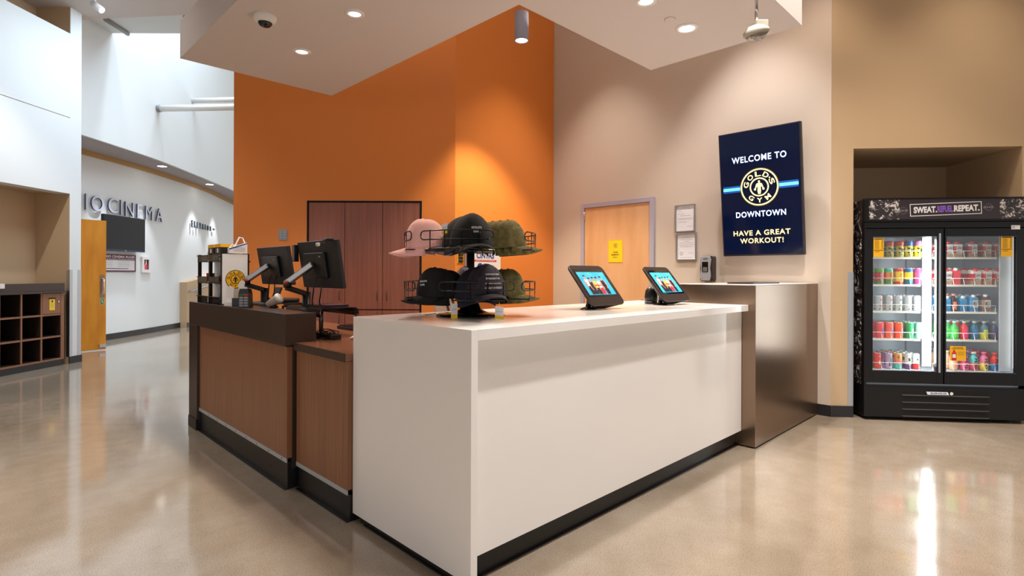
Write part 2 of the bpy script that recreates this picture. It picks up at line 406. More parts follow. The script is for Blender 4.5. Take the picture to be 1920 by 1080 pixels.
# orange wall with the cupboard recess
ce = (LE - IN).normalized(); cn = V((ce.y, -ce.x, 0)) * 1.0       # cn points away from the room
if cn.dot(FW) < 0: cn = -cn
def cp(s, d): p = IN + ce * s + cn * d; return (p.x, p.y)
mb = MB(); S0, S1, CZ = .373, 1.663, 2.098
mb.prism([cp(0, 0), cp(S0, 0), cp(S0, .15), cp(-.06, .15)], 0, ZC, 'orange_paint')
mb.prism([cp(S1, 0), cp(2.484, 0), cp(2.484, .15), cp(S1, .15)], 0, ZC, 'orange_paint')
mb.prism([cp(S0, 0), cp(S1, 0), cp(S1, .15), cp(S0, .15)], CZ, ZC, 'orange_paint')
mb.build('wall_back', kind='structure')
# high ceiling over the lobby, ends at a diagonal edge; the cloud ceiling below it
e0 = V((1.155, 10.213, 0)); e1 = V((2.197, 8.953, 0)); ed = (e1 - e0).normalized()
a0 = e0 - ed * 3; a1 = e0 + ed * 8
mb = MB(); mb.prism([(a0.x, a0.y), (a1.x, a1.y), (13, -6), (-1, -9), (-9, -2), (-6, 10)], ZC, ZC + .12, 'ceiling_paint')
mb.build('ceiling', kind='structure')
mb = MB()
cl = [(1.2, 5.0), (2.49, 5.0), (2.49, 2.457), (4.07, 2.457), (4.07, 1.28), (1.2, 1.28)]
mb.prism(cl, 3.0, 3.3, 'ceiling_paint')
o = mb.build('ceiling', kind='structure')
# far white curved walls of the corridor
low = [V((.2, 11.35, 0)), V((.85, 11.88, 0))] + [pz(x_, y_, 3.42) for x_, y_ in ((152, 287), (228, 307), (305, 330), (383, 357), (434, 381))]
low = [V((p.x, p.y, 0)) for p in low]; low.append(low[-1] + (low[-1] - low[-2]) * 2.2)
def smooth(pts, k=4):
    out = []
    for i in range(len(pts) - 1):
        p0 = pts[max(i - 1, 0)]; p1 = pts[i]; p2 = pts[i + 1]; p3 = pts[min(i + 2, len(pts) - 1)]
        for j in range(k):
            t = j / k; out.append(.5 * ((2 * p1) + (p2 - p0) * t + (2 * p0 - 5 * p1 + 4 * p2 - p3) * t * t + (3 * p1 - p0 - 3 * p2 + p3) * t ** 3))
    out.append(pts[-1]); return out
low = smooth(low, 5)
upw = [pz(120, 242, 3.5), pz(152, 252, 3.5), pz(228, 276.6, 3.5), pz(305.4, 303, 3.5), pz(386.3, 335.6, 3.5), pz(435.6, 356.3, 3.5)]
upw = [V((p.x, p.y, 0)) for p in upw]; upw.append(upw[-1] + (upw[-1] - upw[-2]) * 3.0); upw = smooth(upw)
def off_poly(pts, d):
    out = []
    for i, p in enumerate(pts):
        t = (pts[min(i + 1, len(pts) - 1)] - pts[max(i - 1, 0)]).normalized(); out.append(p + V((-t.y, t.x, 0)) * d)
    return out
def ribbon(mb, A_, z0, z1, m, th=.12):
    B_ = off_poly(A_, th)
    for i in range(len(A_) - 1):
        mb.prism([(A_[i].x, A_[i].y), (A_[i + 1].x, A_[i + 1].y), (B_[i + 1].x, B_[i + 1].y), (B_[i].x, B_[i].y)], z0, z1, m)
mb = MB(); ribbon(mb, low, 0, 3.5, 'white_paint'); mb.build('wall_far', kind='structure')
mb = MB(); ribbon(mb, upw, 3.5, 8.6, 'white_paint'); mb.build('wall_upper', kind='structure')
# soffit between both
mb = MB(); n = min(len(low), len(upw))
def resamp(P, n):
    L = [0]
    for i in range(1, len(P)): L.append(L[-1] + (P[i] - P[i - 1]).length)
    out = []
    for k in range(n):
        d = L[-1] * k / (n - 1); i = max(j for j in range(len(L)) if L[j] <= d + 1e-9); i = min(i, len(P) - 2)
        out.append(P[i].lerp(P[i + 1], (d - L[i]) / max(L[i + 1] - L[i], 1e-9)))
    return out
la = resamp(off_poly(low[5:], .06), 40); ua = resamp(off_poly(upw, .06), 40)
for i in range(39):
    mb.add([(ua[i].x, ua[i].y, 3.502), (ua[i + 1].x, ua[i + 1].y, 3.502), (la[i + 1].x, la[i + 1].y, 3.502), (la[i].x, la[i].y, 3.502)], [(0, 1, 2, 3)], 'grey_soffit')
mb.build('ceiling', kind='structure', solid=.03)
mb = MB(); ribbon(mb, off_poly(low[5:], -.05), 3.40, 3.49, 'ochre_cove', .05); mb.build('trim_1', kind='structure')
# unseen header added behind the viewer to keep fill light off upper walls
mb = MB()
for p_, q_ in (((-5.4, 3.9), (-1.7, -3.6)), ((-1.7, -3.6), (11.6, -5.6))): wallbox(mb, q_, p_, 2.5, ZC, .15, 'tan_paint')
mb.build('wall_fill_header', kind='structure')
# white deck of the atrium above
g0 = pd(140, 65, 9.48); g1 = pd(700, 62, 9.48)
mb = MB(); mb.prism([(g0.x, g0.y), (e0.x - .3, e0.y - .6), (e0.x + 2.5, e0.y - 4.5), (g1.x, g1.y)], 5.42, 5.5, 'white_paint'); mb.prism([(-2, 8), (9, 5), (14, 14), (10, 24), (-2, 20)], 8.6, 8.7, 'white_paint')
o = mb.build('ceiling', kind='structure')
mb = MB()
for a, b_ in (((197, 36), (240, 64)), ((345, 30), (420, 62))):
    p = pz(a[0], a[1], 5.39); q2 = pz(b_[0], b_[1], 5.39); mb.cyl(p, q2, .035, 'grey_plastic', 8)
mb.build('trim_2', kind='structure')
# pipes in front of the upper wall
for (x0, y0, x1, y1, r, d0, lab) in ((298, 203.5, 470, 200.5, .062, 10.75, 'long white horizontal pipe along the upper curved wall, lower of two'), (355, 189, 470, 186, .055, 12.2, 'short white horizontal pipe along the upper curved wall, upper of two')):
    p = pd(x0, y0, d0); q2 = pd(x1, y1, d0 * 1.0)
    t = thing('ceiling_pipe', lab, 'pipe', p)
    mb = MB(); mb.cyl(p, q2, r, 'white_plastic', 16); mb.build('pipe', t, world=True)
    mb = MB(); dd = (q2 - p).normalized(); mb.cyl(p - dd * .02, p + dd * .03, r * 1.15, 'grey_plastic', 16); mb.build('end_collar', t, world=True)
# left wall with cubby niche
la_ = math.radians(43.0); ld = V((math.cos(la_), math.sin(la_), 0)); ln = V((-ld.y, ld.x, 0)); P0 = V((1.147, 9.963, 0))
def lp(s, d): p = P0 + ld * s + ln * d; return (p.x, p.y)
LT, LN, SJ = 4.63, 2.385, -.19
mb = MB()
mb.prism([lp(SJ, 0), lp(0, 0), lp(0, .01), lp(SJ, .01)], 0, ZC, 'white_paint'); mb.prism([lp(SJ, .0101), lp(0, .0101), lp(0, .2), lp(SJ, .2)], 0, ZC, 'sand_paint')
mb.prism([lp(-9, 0), lp(SJ, 0), lp(SJ, .2), lp(-9, .2)], LN, 3.445, 'white_paint')
mb.prism([lp(-9, 0), lp(SJ, 0), lp(SJ, .2), lp(-9, .2)], 3.455, LT, 'white_paint')
mb.prism([lp(-9, .012), lp(0, .012), lp(0, .19), lp(-9, .19)], 3.445, 3.455, 'ochre_cove')
mb.prism([lp(-9, .5), lp(0, .5), lp(0, .6), lp(-9, .6)], 0, ZC, 'sand_paint')
mb.prism([lp(-9, .2), lp(SJ + .1, .2), lp(SJ + .1, .5), lp(-9, .5)], LN, LN + .1, 'sand_paint')
mb.prism([lp(SJ, .2), lp(0, .2), lp(0, .5), lp(SJ, .5)], 0, ZC, 'sand_paint')
mb.build('wall_left', kind='structure')
# baseboards
mb = MB(); mb.box(WX - .012, WX, 1.495, 1.6, 0, .1, 'kick'); mb.prism([wp(-.005, -.012), wp(NT0, -.012), wp(NT0, 0), wp(0, 0)], 0, .1, 'kick'); mb.build('baseboard_right', kind='structure')
mb = MB(); ribbon(mb, off_poly(low, -.015), 0, .115, 'kick', .015); mb.build('baseboard_far', kind='structure')
mb = MB(); mb.prism([lp(SJ - .012, -.012), lp(0.012, -.012), lp(.012, 0), lp(SJ - .012, 0)], 0, .1, 'kick'); mb.prism([lp(0, -.012), lp(.012, -.012), lp(.012, .5), lp(0, .5)], 0, .1, 'kick'); mb.build('baseboard_left', kind='structure')
# steel corner guards
mb = MB(); mb.prism([wp(NT0 - .045, -.004), wp(NT0 + .003, -.004), wp(NT0 + .003, .05), wp(NT0, .05), wp(NT0, 0), wp(NT0 - .045, 0)], .1, 1.31, 'alu'); mb.build('trim_3', kind='structure')
mb = MB()
for s0, s1 in ((SJ - .003, SJ + .045), (-.055, 0.003)): mb.prism([lp(s0, -.004), lp(s1, -.004), lp(s1, 0), lp(s0, 0)], .1, 1.32, 'alu')
mb.prism([lp(SJ - .004, -.003), lp(SJ, -.003), lp(SJ, .045), lp(SJ - .004, .045)], .1, 1.32, 'alu'); mb.build('trim_4', kind='structure')

# =================================================================== DOORS
t = thing('door_1', '', 'door', (WX, 3.81, 0)); del t['label']; del t['category']; t['kind'] = 'structure'
mb = MB()
for y0, y1 in ((3.291, 3.345), (4.285, 4.338)): mb.box(WX - .025, WX - .001, y0, y1, 0, 2.168, 'lilac_frame')
mb.box(WX - .025, WX - .001, 3.345, 4.285, 2.115, 2.168, 'lilac_frame'); mb.build('door_frame', t, bev=.002, world=True)
mb = MB(); mb.box(WX - .012, WX - .001, 3.35, 4.28, .01, 2.11, 'maple'); mb.build('door_leaf', t, world=True)
for z in (.3, 1.1, 2.02):
    mb = MB(); mb.cyl((WX - .02, 4.283, z - .05), (WX - .02, 4.283, z + .05), .009, 'chrome', 10); mb.build('hinge', t, world=True)
mb = MB(); mb.cyl((WX - .012, 3.43, .96), (WX - .03, 3.43, .96), .033, 'chrome', 20); mb.cyl((WX - .03, 3.43, .96), (WX - .06, 3.43, .96), .012, 'chrome', 12)
mb.tube([(WX - .055, 3.43, .96), (WX - .062, 3.47, .962), (WX - .06, 3.56, .955)], .01, 'chrome', 10); mb.build('door_handle', t, world=True)
t = thing('notice_sign', 'yellow staff notice with black emblem and lettering on the maple door', 'sign', (WX - .012, 3.815, 1.56))
Fs = frame((WX - .0135, 3.815, 1.56), (0, -1, 0))
mb = MB(); mb.box(WX - .0155, WX - .012, 3.712, 3.918, 1.425, 1.695, 'gold_yellow'); mb.build('backing', t, world=True)
mb = MB(); Fs = frame((WX - .0157, 3.815, 1.56), (0, -1, 0)); mb.rect(Fs, -.095, .095, -.127, .127, 'yellow', .0003)
logo(mb, Fs @ MX.Translation(V((0, .068, 0))), .03, 'yellow', 'ink', 'ink', .0006)
for s_, y in (('TEAM', -.012), ('MEMBERS', -.042), ('ONLY', -.072)): mb.text(s_, Fs @ MX.Translation(V((0, y, 0))), height=.019, m='ink', off=.01, lift=.001)
mb.build('printed_face', t, world=True)
# open honey maple door by the cinema
d0 = pz(150, 661, 0); d1_ = pz(198.5, 656, 0); t = thing('door_2', '', 'door', d0); del t['label']; del t['category']; t['kind'] = 'structure'
dx = (d1_ - d0).normalized(); dn = V((dx.y, -dx.x, 0)); dn = dn if dn.dot(FW) < 0 else -dn; dW = (d1_ - d0).length
Fd = frame(d1_, dx, (0, 0, 1), dn)          # origin at the free edge
mb = MB(); mb.M = Fd; mb.box(-.95, 0, .015, 2.14, -.045, 0, 'honey_maple'); mb.build('door_leaf', t, world=True, bev=.002)
mb = MB(); mb.M = Fd; mb.box(-.092, -.022, .87, 1.245, 0, .003, 'steel'); mb.build('pull_plate', t, world=True)
mb = MB(); mb.M = Fd; mb.tube([(-.05, .93, .003), (-.05, .94, .045), (-.05, 1.17, .045), (-.05, 1.18, .003)], .009, 'chrome', 10); mb.build('door_handle', t, world=True)
mb = MB(); mb.M = Fd; mb.box(-.10, -.005, .05, .105, 0, .02, 'alu'); mb.build('door_sweep_latch', t, world=True)
mb = MB(); mb.M = Fd; mb.flat(MX.Identity(4), [(-.083, .86), (-.03, .86), (-.03, .77), (-.056, .735), (-.083, .77)], 'white_plastic', .001)
mb.flat(MX.Identity(4), [(-.079, .856), (-.034, .856), (-.034, .773), (-.056, .742), (-.079, .773)], 'green_sign', .002)
mb.flat(MX.Identity(4), [(-.064, .845), (-.058, .845), (-.052, .81), (-.048, .78), (-.056, .775), (-.062, .80)], 'white_plastic', .003); mb.build('green_sticker', t, world=True)

# =================================================================== BUILT-IN CUPBOARD in the orange wall
co = IN + ce * S1 + cn * 0
t = thing('built_in_cupboard', 'tall reddish brown laminate cupboard recessed in the orange wall', 'cupboard', (co.x, co.y, 0), math.atan2(-ce.y, -ce.x))
CW = S1 - S0
mb = MB(); mb.box(0.004, CW - .004, .03, .05, 0, CZ - .004, 'black_gap'); mb.box(0.004, .012, .0, .03, 0, CZ - .004, 'black_gap'); mb.box(CW - .014, CW - .004, 0, .03, 0, CZ - .004, 'black_gap'); mb.box(0.004, CW - .004, 0, .03, CZ - .012, CZ - .004, 'black_gap'); mb.build('carcass', t)
xs = [.018, .424, .848, CW - .02]
for r, (z0, z1) in enumerate(((.1, .868), (.880, CZ - .022))):
    for k in range(3):
        mb = MB(); mb.box(xs[k] + .003, xs[k + 1] - .003, .008, .028, z0, z1, 'cab_laminate'); d = mb.build('door', t, bev=.0015)
        hx = (xs[k + 1] - .052) if k < 2 else xs[k] + .055
        hz = (.76 if r == 0 else 1.03)
        mb = MB(); mb.tube([(hx, .008, hz - .05), (hx, -.018, hz - .045), (hx, -.018, hz + .045), (hx, .008, hz + .05)], .0045, 'dark_brown', 8); h_ = mb.build('handle', d)
# switch plate beside
mb = MB(); sp = IN + ce * 1.927 - cn * .001; Fp = frame((sp.x, sp.y, 1.712), -ce, (0, 0, 1), -cn)
t = thing('switch_plate', 'square grey metal switch plate on orange wall left of cupboard', 'switch', (sp.x, sp.y, 1.712))
mb.M = Fp; mb.box(-.05, .05, -.06, .06, 0, .006, 'grey_plastic'); mb.build('plate', t, world=True, bev=.002)
for x in (-.022, .022):
    mb = MB(); mb.M = Fp
    for z in (-.028, 0, .028): mb.cyl((x, z, .006), (x, z, .010), .007, 'alu', 12)
    mb.build('button', t, world=True)

# =================================================================== CLOUD FIXTURES
def downlight(px, py, r, on, lab, power, z=3.0):
    p = pz(px, py, z); t = thing('downlight', lab, 'ceiling light', (p.x, p.y, z), group=None)
    mb = MB(); mb.lathe([(r, 0), (r, -.006), (r * .70, -.010), (r * .66, -.002)], 'white_plastic', 32, caps=False); mb.build('trim_ring', t)
    mb = MB(); mb.lathe([(r * .68, -.004), (r * .3, -.0045), (0, -.005)], on, 28, caps=False); mb.build('lens', t)
    if power: lamp('SPOT', 'downlight_lamp', (p.x, p.y, z - .03), power, WARM if on == 'lamp_dim' else NEUT, .05, spot=125, blend=.6)
downlight(665, 25, .063, 'lamp_dim', 'recessed ceiling downlight nearest the security dome camera', 70)
downlight(566, 96, .068, 'lamp_dim', 'recessed downlight at the back corner of the lowered ceiling', 50)
downlight(1211, 2, .068, 'lamp_dim', 'recessed downlight cut by the top edge beside the round cover plate', 80)
downlight(1288, 52, .078, 'lamp_on', 'bright glowing downlight in the ceiling in front of the wall screen', 60)
p = pz(1256, 36, 3.0); mb = MB(); mb.lathe([(.038, 0), (.038, -.004), (.03, -.006), (0, -.006)], 'ceiling_paint', 28, caps=False)
t = thing('cover_plate', 'small round blank cover plate on ceiling near bright downlight', 'cover', p); mb.build('disc', t)
p = pz(497, 31, 3.0); t = thing('security_camera', 'white dome security camera with dark bubble on the lowered ceiling', 'camera', p)
mb = MB(); mb.lathe([(.072, 0), (.074, -.012), (.068, -.03), (.05, -.042), (.044, -.044)], 'white_plastic', 32, caps=False); mb.build('housing', t)
mb = MB(); mb.lathe([(.046, -.040), (.044, -.052), (.03, -.066), (.012, -.072), (0, -.073)], 'black_gloss', 28, caps=False); mb.build('bubble', t)
# pendant cylinder
pc = pd(978, 50, 5.69); t = thing('pendant_light', 'grey cylinder pendant downlight hanging before the orange wall', 'pendant light', (pc.x, pc.y, 3.70))
mb = MB(); mb.lathe([(.0, .29), (.072, .29), (.072, 0), (.064, 0), (.062, .02)], 'fascia_paint', 32, caps=False); mb.build('lamp_shade', t)
mb = MB(); mb.lathe([(.062, .008), (.0, .008)], 'lamp_on', 28, caps=False); mb.build('lens', t)
mb = MB(); mb.cyl((0, 0, .29), (0, 0, ZC - 3.70), .006, 'grey_plastic', 8); mb.build('rod', t)
lamp('SPOT', 'pendant_lamp', (pc.x, pc.y, 3.69), 330, (1, .86, .66), .04, spot=88, blend=.45)
# emergency sounder on rod
p = pd(1418, 40, 3.3); t = thing('emergency_light', 'clear and ivory emergency light hanging from a metal rod', 'light', (p.x, p.y, p.z))
k = 3.3 / F
mb = MB(); mb.cyl((0, 0, 0), (0, 0, 3.0 - p.z), .009, 'chrome', 12); mb.build('rod', t)
dl = RT0; mb = MB(); mb.M = frame((0, 0, 0), RT0, UP0, -FW)
mb.box(-.012, .062, -.045, 0, -.03, .03, 'ivory'); mb.build('junction_box', t, bev=.006)
mb = MB(); mb.M = frame((0.0, 0, -.07), RT0, UP0, -FW) @ MX.Rotation(.22, 4, 'Z') @ MX.Rotation(-math.pi / 2, 4, 'X'); mb.lathe([(0, .04), (.045, .04), (.078, .012), (.078, -.006), (.066, -.014)], 'ivory', 32, caps=False, sy=.7); mb.build('housing', t)
mb = MB(); mb.M = frame((0.0, 0, -.085), RT0, UP0, -FW) @ MX.Rotation(.22, 4, 'Z') @ MX.Rotation(-math.pi / 2, 4, 'X'); mb.lathe([(.068, 0), (.055, -.018), (.03, -.032), (0, -.036)], 'lens_glass', 28, caps=False, sy=.7); mb.build('lens', t)
mb = MB(); mb.M = frame((0.0, 0, -.085), RT0, UP0, -FW); mb.cyl((-.006, -.028, 0), (-.006, .012, 0), .008, 'chrome', 10); mb.cyl((-.03, -.012, 0), (.03, .0, 0), .004, 'chrome', 8); mb.build('strobe_tube', t)
# spot in the high ceiling far left
p = pz(178, -2, 4.98); t = thing('track_spotlight', 'small white spotlight on the high ceiling at far left', 'spotlight', p)
mb = MB(); mb.cyl((0, 0, 0), (0, 0, -.08), .015, 'white_plastic', 10); mb.build('stem', t)
mb = MB(); mb.cyl((-.02, .0, -.07), V((-.02, 0, -.07)) + RT0 * .12 + V((0, 0, -.09)), .045, 'white_plastic', 18); mb.build('lamp_head', t)
# soffit downlights and their beams
for i, (px, py, lab) in enumerate(((304, 312, 'oval looking soffit downlight above the elevator wall, nearer one'), (393, 346, 'small soffit downlight of the curved corridor, farther one'))):
    p = pz(px, py, 3.48); t = thing('soffit_light', lab, 'ceiling light', (p.x, p.y, 3.487))
    mb = MB(); mb.lathe([(.10, 0), (.10, -.006), (.085, -.008)], 'grey_plastic', 28, caps=False); mb.build('trim_ring', t)
    mb = MB(); mb.lathe([(.088, -.005), (0, -.006)], 'lamp_on', 28, caps=False); mb.build('lens', t)
for (px, py) in ((240, 292), (304, 312), (393, 346), (430, 362)):
    p = pz(px, py, 3.46); lamp('SPOT', 'soffit_lamp', p, 130, (.93, .94, 1), .05, tgt=(p.x - .05, p.y + .12, 0), spot=60, blend=.55)

# =================================================================== RECEPTION COUNTERS
CXW, CYF = 1.411, 1.650      # outer faces of the white counter
CT = 1.058
BX, BY = 4.106, 1.599        # corner of the steel clad block
t = thing('white_counter', 'long glossy white waterfall reception counter with black plinth', 'counter', (CXW, CYF, 0))
mb = MB(); mb.box(CXW + .0352, BX - .004, CYF, 2.586, CT - .045, CT, 'white_solid'); mb.build('worktop', t, bev=.001, world=True)
mb = MB(); mb.box(CXW, CXW + .035, CYF, 2.586, .045, CT, 'white_solid'); mb.build('side_panel', t, bev=.001, world=True)
mb = MB(); mb.box(CXW + .036, BX - .004, 1.700, 1.735, .118, CT - .046, 'white_solid'); mb.build('front_panel', t, bev=.001, world=True)
mb = MB(); mb.box(CXW + .036, BX - .004, 1.74, 2.55, .118, CT - .047, 'charcoal'); mb.build('carcass', t, world=True)
mb = MB()
mb.prism([(1.435, 1.745), (BX - .004, 1.745), (BX - .004, 2.55), (1.435, 2.55)], 0, .117, 'kick')
mb.prism([(1.425, 1.733), (BX - .004, 1.733), (BX - .004, 1.745), (1.435, 1.745), (1.435, 2.5), (1.425, 2.5)], 0, .006, 'kick'); mb.build('plinth', t, world=True)
t = thing('steel_clad_block', 'tall brushed steel clad end block against the tan wall', 'counter', (BX, BY, 0))
mb = MB(); mb.box(BX, WX - .004, BY, 2.23, .012, 1.203, 'steel'); mb.build('body', t, bev=.002, world=True)
mb = MB(); mb.box(BX + .02, WX - .004, BY + .02, 2.2, 0, .012, 'kick'); mb.build('plinth', t, world=True)
mb = MB(); mb.box(BX - .002, WX - .004, BY - .002, 2.23, 1.2035, 1.208, 'white_solid'); mb.build('top_slab', t, world=True)
t = thing('flat_tray', 'thin dark flat tray lying on top of the steel block', 'tray', (4.7, 1.9, 1.208)); mb = MB(); mb.prism(rrect(-.3, .3, -.16, .05, .02), .0005, .012, 'dark_brown'); mb.build('tray', t)
# dark bronze ledge counter
t = thing('bronze_ledge_counter', 'dark bronze raised ledge counter with brown wood panel', 'counter', (1.32, 3.22, 0))
zt = 1.040
mb = MB(); mb.box(1.32, 1.51, 3.22, 5.19, .852, zt, 'dark_metal_lam'); mb.build('ledge', t, bev=.002, world=True)
mb = MB(); mb.box(1.32, 1.51, 4.965, 5.19, .09, .851, 'dark_metal_lam'); mb.build('end_panel', t, bev=.002, world=True)
mb = MB(); mb.box(1.338, 1.37, 3.235, 4.96, .185, .845, 'laminate'); mb.build('wood_panel', t, bev=.001, world=True)
mb = MB(); mb.box(1.335, 1.3405, 3.232, 4.962, .160, .184, 'strip_metal')
for k in range(9): mb.cyl((1.335, 3.3 + k * .2, .172), (1.333, 3.3 + k * .2, .172), .004, 'dark_brown', 8)
mb.build('metal_strip', t, world=True)
mb = MB(); mb.box(1.37, 1.5, 3.235, 4.96, .12, .85, 'dark_metal_lam'); mb.build('carcass', t, world=True)
mb = MB(); mb.box(1.345, 1.5, 3.24, 4.97, 0, .16, 'kick'); mb.box(1.315, 1.5, 4.97, 5.19, 0, .089, 'kick'); mb.box(1.325, 1.345, 3.24, 4.97, 0, .006, 'kick'); mb.build('plinth', t, world=True)
# lower desk
t = thing('work_desk', 'brown topped lower work desk between the ledge and white counter', 'desk', (1.38, 2.9, 0))
mb = MB(); mb.box(1.372, 2.15, 2.592, 3.215, .828, .868, 'desk_top'); mb.box(1.515, 2.15, 3.215, 5.15, .828, .868, 'desk_top'); mb.build('desktop', t, bev=.002, world=True)
mb = MB(); mb.box(1.366, 1.3715, 2.592, 3.215, .826, .870, 'dark_metal_lam'); mb.build('front_edge', t, world=True)
mb = MB(); mb.box(1.385, 1.42, 2.592, 3.21, .165, .826, 'laminate'); mb.build('wood_panel', t, world=True)
mb = MB(); mb.box(1.383, 1.388, 2.592, 3.21, .14, .164, 'strip_metal'); mb.build('metal_strip', t, world=True)
mb = MB(); mb.box(1.42, 1.75, 2.592, 3.21, .14, .826, 'charcoal'); mb.box(1.6, 1.75, 3.215, 5.1, 0, .826, 'charcoal'); mb.build('carcass', t, world=True)
mb = MB(); mb.box(1.398, 1.75, 2.592, 3.21, 0, .139, 'kick'); mb.box(1.380, 1.398, 2.592, 3.21, 0, .006, 'kick'); mb.build('plinth', t, world=True)
DZ = .868
# =================================================================== MONITORS
def monitor(loc, rot, lab, h=.31, w_=.60, cam_=False, tilt=.16):
    t = thing('computer_monitor', lab, 'monitor', loc, rot)     # local: x to the user side, y along; back looks to -x
    R_ = MX.Translation(V((0, 0, h * .5))) @ MX.Rotation(-tilt, 4, 'Y') @ MX.Translation(V((0, 0, -h * .5)))
    mb = MB(); mb.M = R_; mb.box(-.012, .012, -w_ / 2, w_ / 2, 0, h, 'charcoal'); mb.build('screen_housing', t, bev=.004)
    mb = MB(); mb.M = R_; mb.box(.0121, .0135, -w_ / 2 + .01, w_ / 2 - .01, .015, h - .01, 'tv_off'); mb.build('screen', t)
    mb = MB(); mb.M = R_; mb.box(-.035, -.011, -w_ * .22, w_ * .3, h * .22, h * .76, 'black_plastic'); b_ = mb.build('rear_cover', t, bev=.006)
    mb = MB(); mb.M = R_; mb.box(-.0365, -.035, -w_ * .14, -w_ * .10, h * .66, h * .69, 'grey_plastic'); mb.build('badge', b_)
    # gas arm: elbow to the left front
    mb = MB(); e = V((-.15, .17, h * .10)); a = V((-.045, .02, h * .50))
    d = (e - a); mb.M = frame((a + e) / 2, d, V((0, 0, 1)) - d.normalized() * d.normalized().z); L = d.length / 2
    mb.box(-L, L, -.018, .018, -.022, .022, 'alu'); mb.build('upper_arm', t, bev=.006)
    mb = MB(); mb.cyl(e + V((0, -.012, -.03)), e + V((0, -.012, .015)), .026, 'black_plastic', 16); mb.cyl(e + V((-.018, -.028, -.008)), e + V((-.018, -.028, .012)), .012, 'red_plastic', 14); mb.build('arm_joint', t)
    e2 = V((.0, .20, -.045)); mb = MB(); d = e2 - (e - V((0, 0, .03))); mid_ = (e2 + e - V((0, 0, .03))) / 2; mb.M = frame(mid_, d, V((0, 0, 1)) - d.normalized() * d.normalized().z)
    mb.box(-d.length / 2, d.length / 2, -.016, .016, -.02, .02, 'black_plastic'); mb.build('lower_arm', t, bev=.005)
    mb = MB(); mb.cyl((.0, .20, -(loc[2] - DZ)), (.0, .20, -.03), .028, 'black_plastic', 18); mb.cyl((.0, .20, -(loc[2] - DZ)), (.0, .20, -(loc[2] - DZ) + .012), .06, 'black_plastic', 20); mb.build('post', t)
    for s_ in (0, 1):
        y0 = -.02 - .1 * s_; mb = MB(); mb.tube([(-.04, y0, h * .25), (-.055, y0, h * .1), (-.05, y0 + .02, -.02), (-.03, y0 + .08, -.09), (-.01, y0 + .1, -(loc[2] - DZ) + .195)], .004, 'black_plastic', 6); mb.build('cable', t)
    return t
m1 = monitor((1.64, 3.435, 1.185), .03, 'nearer black computer monitor seen from behind, with webcam on top', .31, .53)
m2 = monitor((1.64, 4.18, 1.195), .03, 'farther black computer monitor seen from behind, left of the other', .285, .54)
# webcam and side speaker on the nearer one
t = thing('webcam', 'small black and silver webcam clipped on top of nearer monitor', 'webcam', (1.597, 3.245, 1.487))
mb = MB(); mb.box(-.03, .03, -.035, .02, 0, .012, 'black_plastic'); mb.box(-.035, -.024, -.03, .01, -.06, .006, 'black_plastic'); mb.build('clip', t, bev=.004)
mb = MB(); mb.M = MX.Translation(V((-.05, .03, -.028))); mb.lathe([(0, -.014), (.012, -.012), (.016, 0), (.012, .012), (0, .014)], 'chrome', 16, sx=1, sy=1.6); mb.build('camera_body', t)
t = thing('sound_bar', 'slim black and silver device hung on left edge of nearer monitor', 'device', (1.60, 3.725, 1.36))
mb = MB(); mb.box(-.02, .012, -.02, .02, 0, .115, 'black_plastic'); mb.build('body', t, bev=.003); mb = MB(); mb.box(-.023, -.0205, -.012, -.004, .008, .108, 'chrome'); mb.build('silver_strip', t)
# perforated risers
def riser(loc, rot, lab, L, D, h):
    t = thing('monitor_riser', lab, 'riser', loc, rot)
    prof = [(-D / 2, h - .055)] + [(-D / 2 + .03 * (1 - math.cos(a)), h - .035 + .03 * math.sin(a) + .005) for a in [math.pi / 2 * i / 5 for i in range(6)]] + [(D / 2 - .03 + .03 * math.sin(a), h - .03 + .03 * math.cos(a)) for a in [math.pi / 2 * i / 5 for i in range(6)]] + [(D / 2, h - .055)]
    mb = MB(); n = len(prof)
    mb.add([(x, -L / 2, z) for x, z in prof] + [(x, L / 2, z) for x, z in prof], [(i, i + 1, n + i + 1, n + i) for i in range(n - 1)], 'perforated', True); mb.build('perforated_top', t, solid=.002)
    for x in (-D / 2 + .01, D / 2 - .01):
        for y in (-L / 2 + .012, L / 2 - .012):
            mb = MB(); mb.cyl((x, y, 0), (x, y, h - .04), .007, 'black_plastic', 10, r1=.010); mb.build('leg', t)
    return t
r1 = riser((1.70, 3.55, DZ), 0, 'perforated black metal riser under the nearer monitor', .52, .27, .19)
r2 = riser((1.70, 4.25, DZ), 0, 'perforated black metal riser under the farther monitor', .52, .27, .19)
t = thing('notebook', 'flat dark red edged notebook on the nearer riser', 'notebook', (1.70, 3.50, DZ + .1915)); mb = MB(); mb.box(-.1, .1, -.14, .14, .0015, .012, 'black_plastic'); mb.build('cover', t); mb = MB(); mb.box(-.06, .102, -.142, -.02, .0125, .0145, 'maroon'); mb.build('red_sheet', t)
t = thing('power_strip', 'black power adapter among cables on the work desk', 'adapter', (1.62, 3.28, DZ)); mb = MB(); mb.box(-.03, .04, -.09, .03, .001, .032, 'black_plastic'); mb.build('body', t, bev=.004)
t = thing('cable_tangle', 'loose tangle of black cables under the nearer riser', 'cables', (1.62, 3.35, DZ)); t['kind'] = 'stuff'
mb = MB()
for k in range(7):
    pts = []; a0_ = random.random() * 6
    for i in range(14):
        a = a0_ + i * .55; rr = .05 + .02 * math.sin(i * 1.3 + k); pts.append((rr * math.cos(a) + .01 * k - .03, rr * 1.8 * math.sin(a) + (i - 7) * .006, .006 + .007 * k * (.5 + .5 * math.sin(i))))
    mb.tube(pts, .0035, 'black_plastic', 6)
mb.build('cables', t)
t = thing('keyboard', 'dark computer keyboard lying on the desk behind the riser', 'keyboard', (2.03, 3.62, DZ), .0)
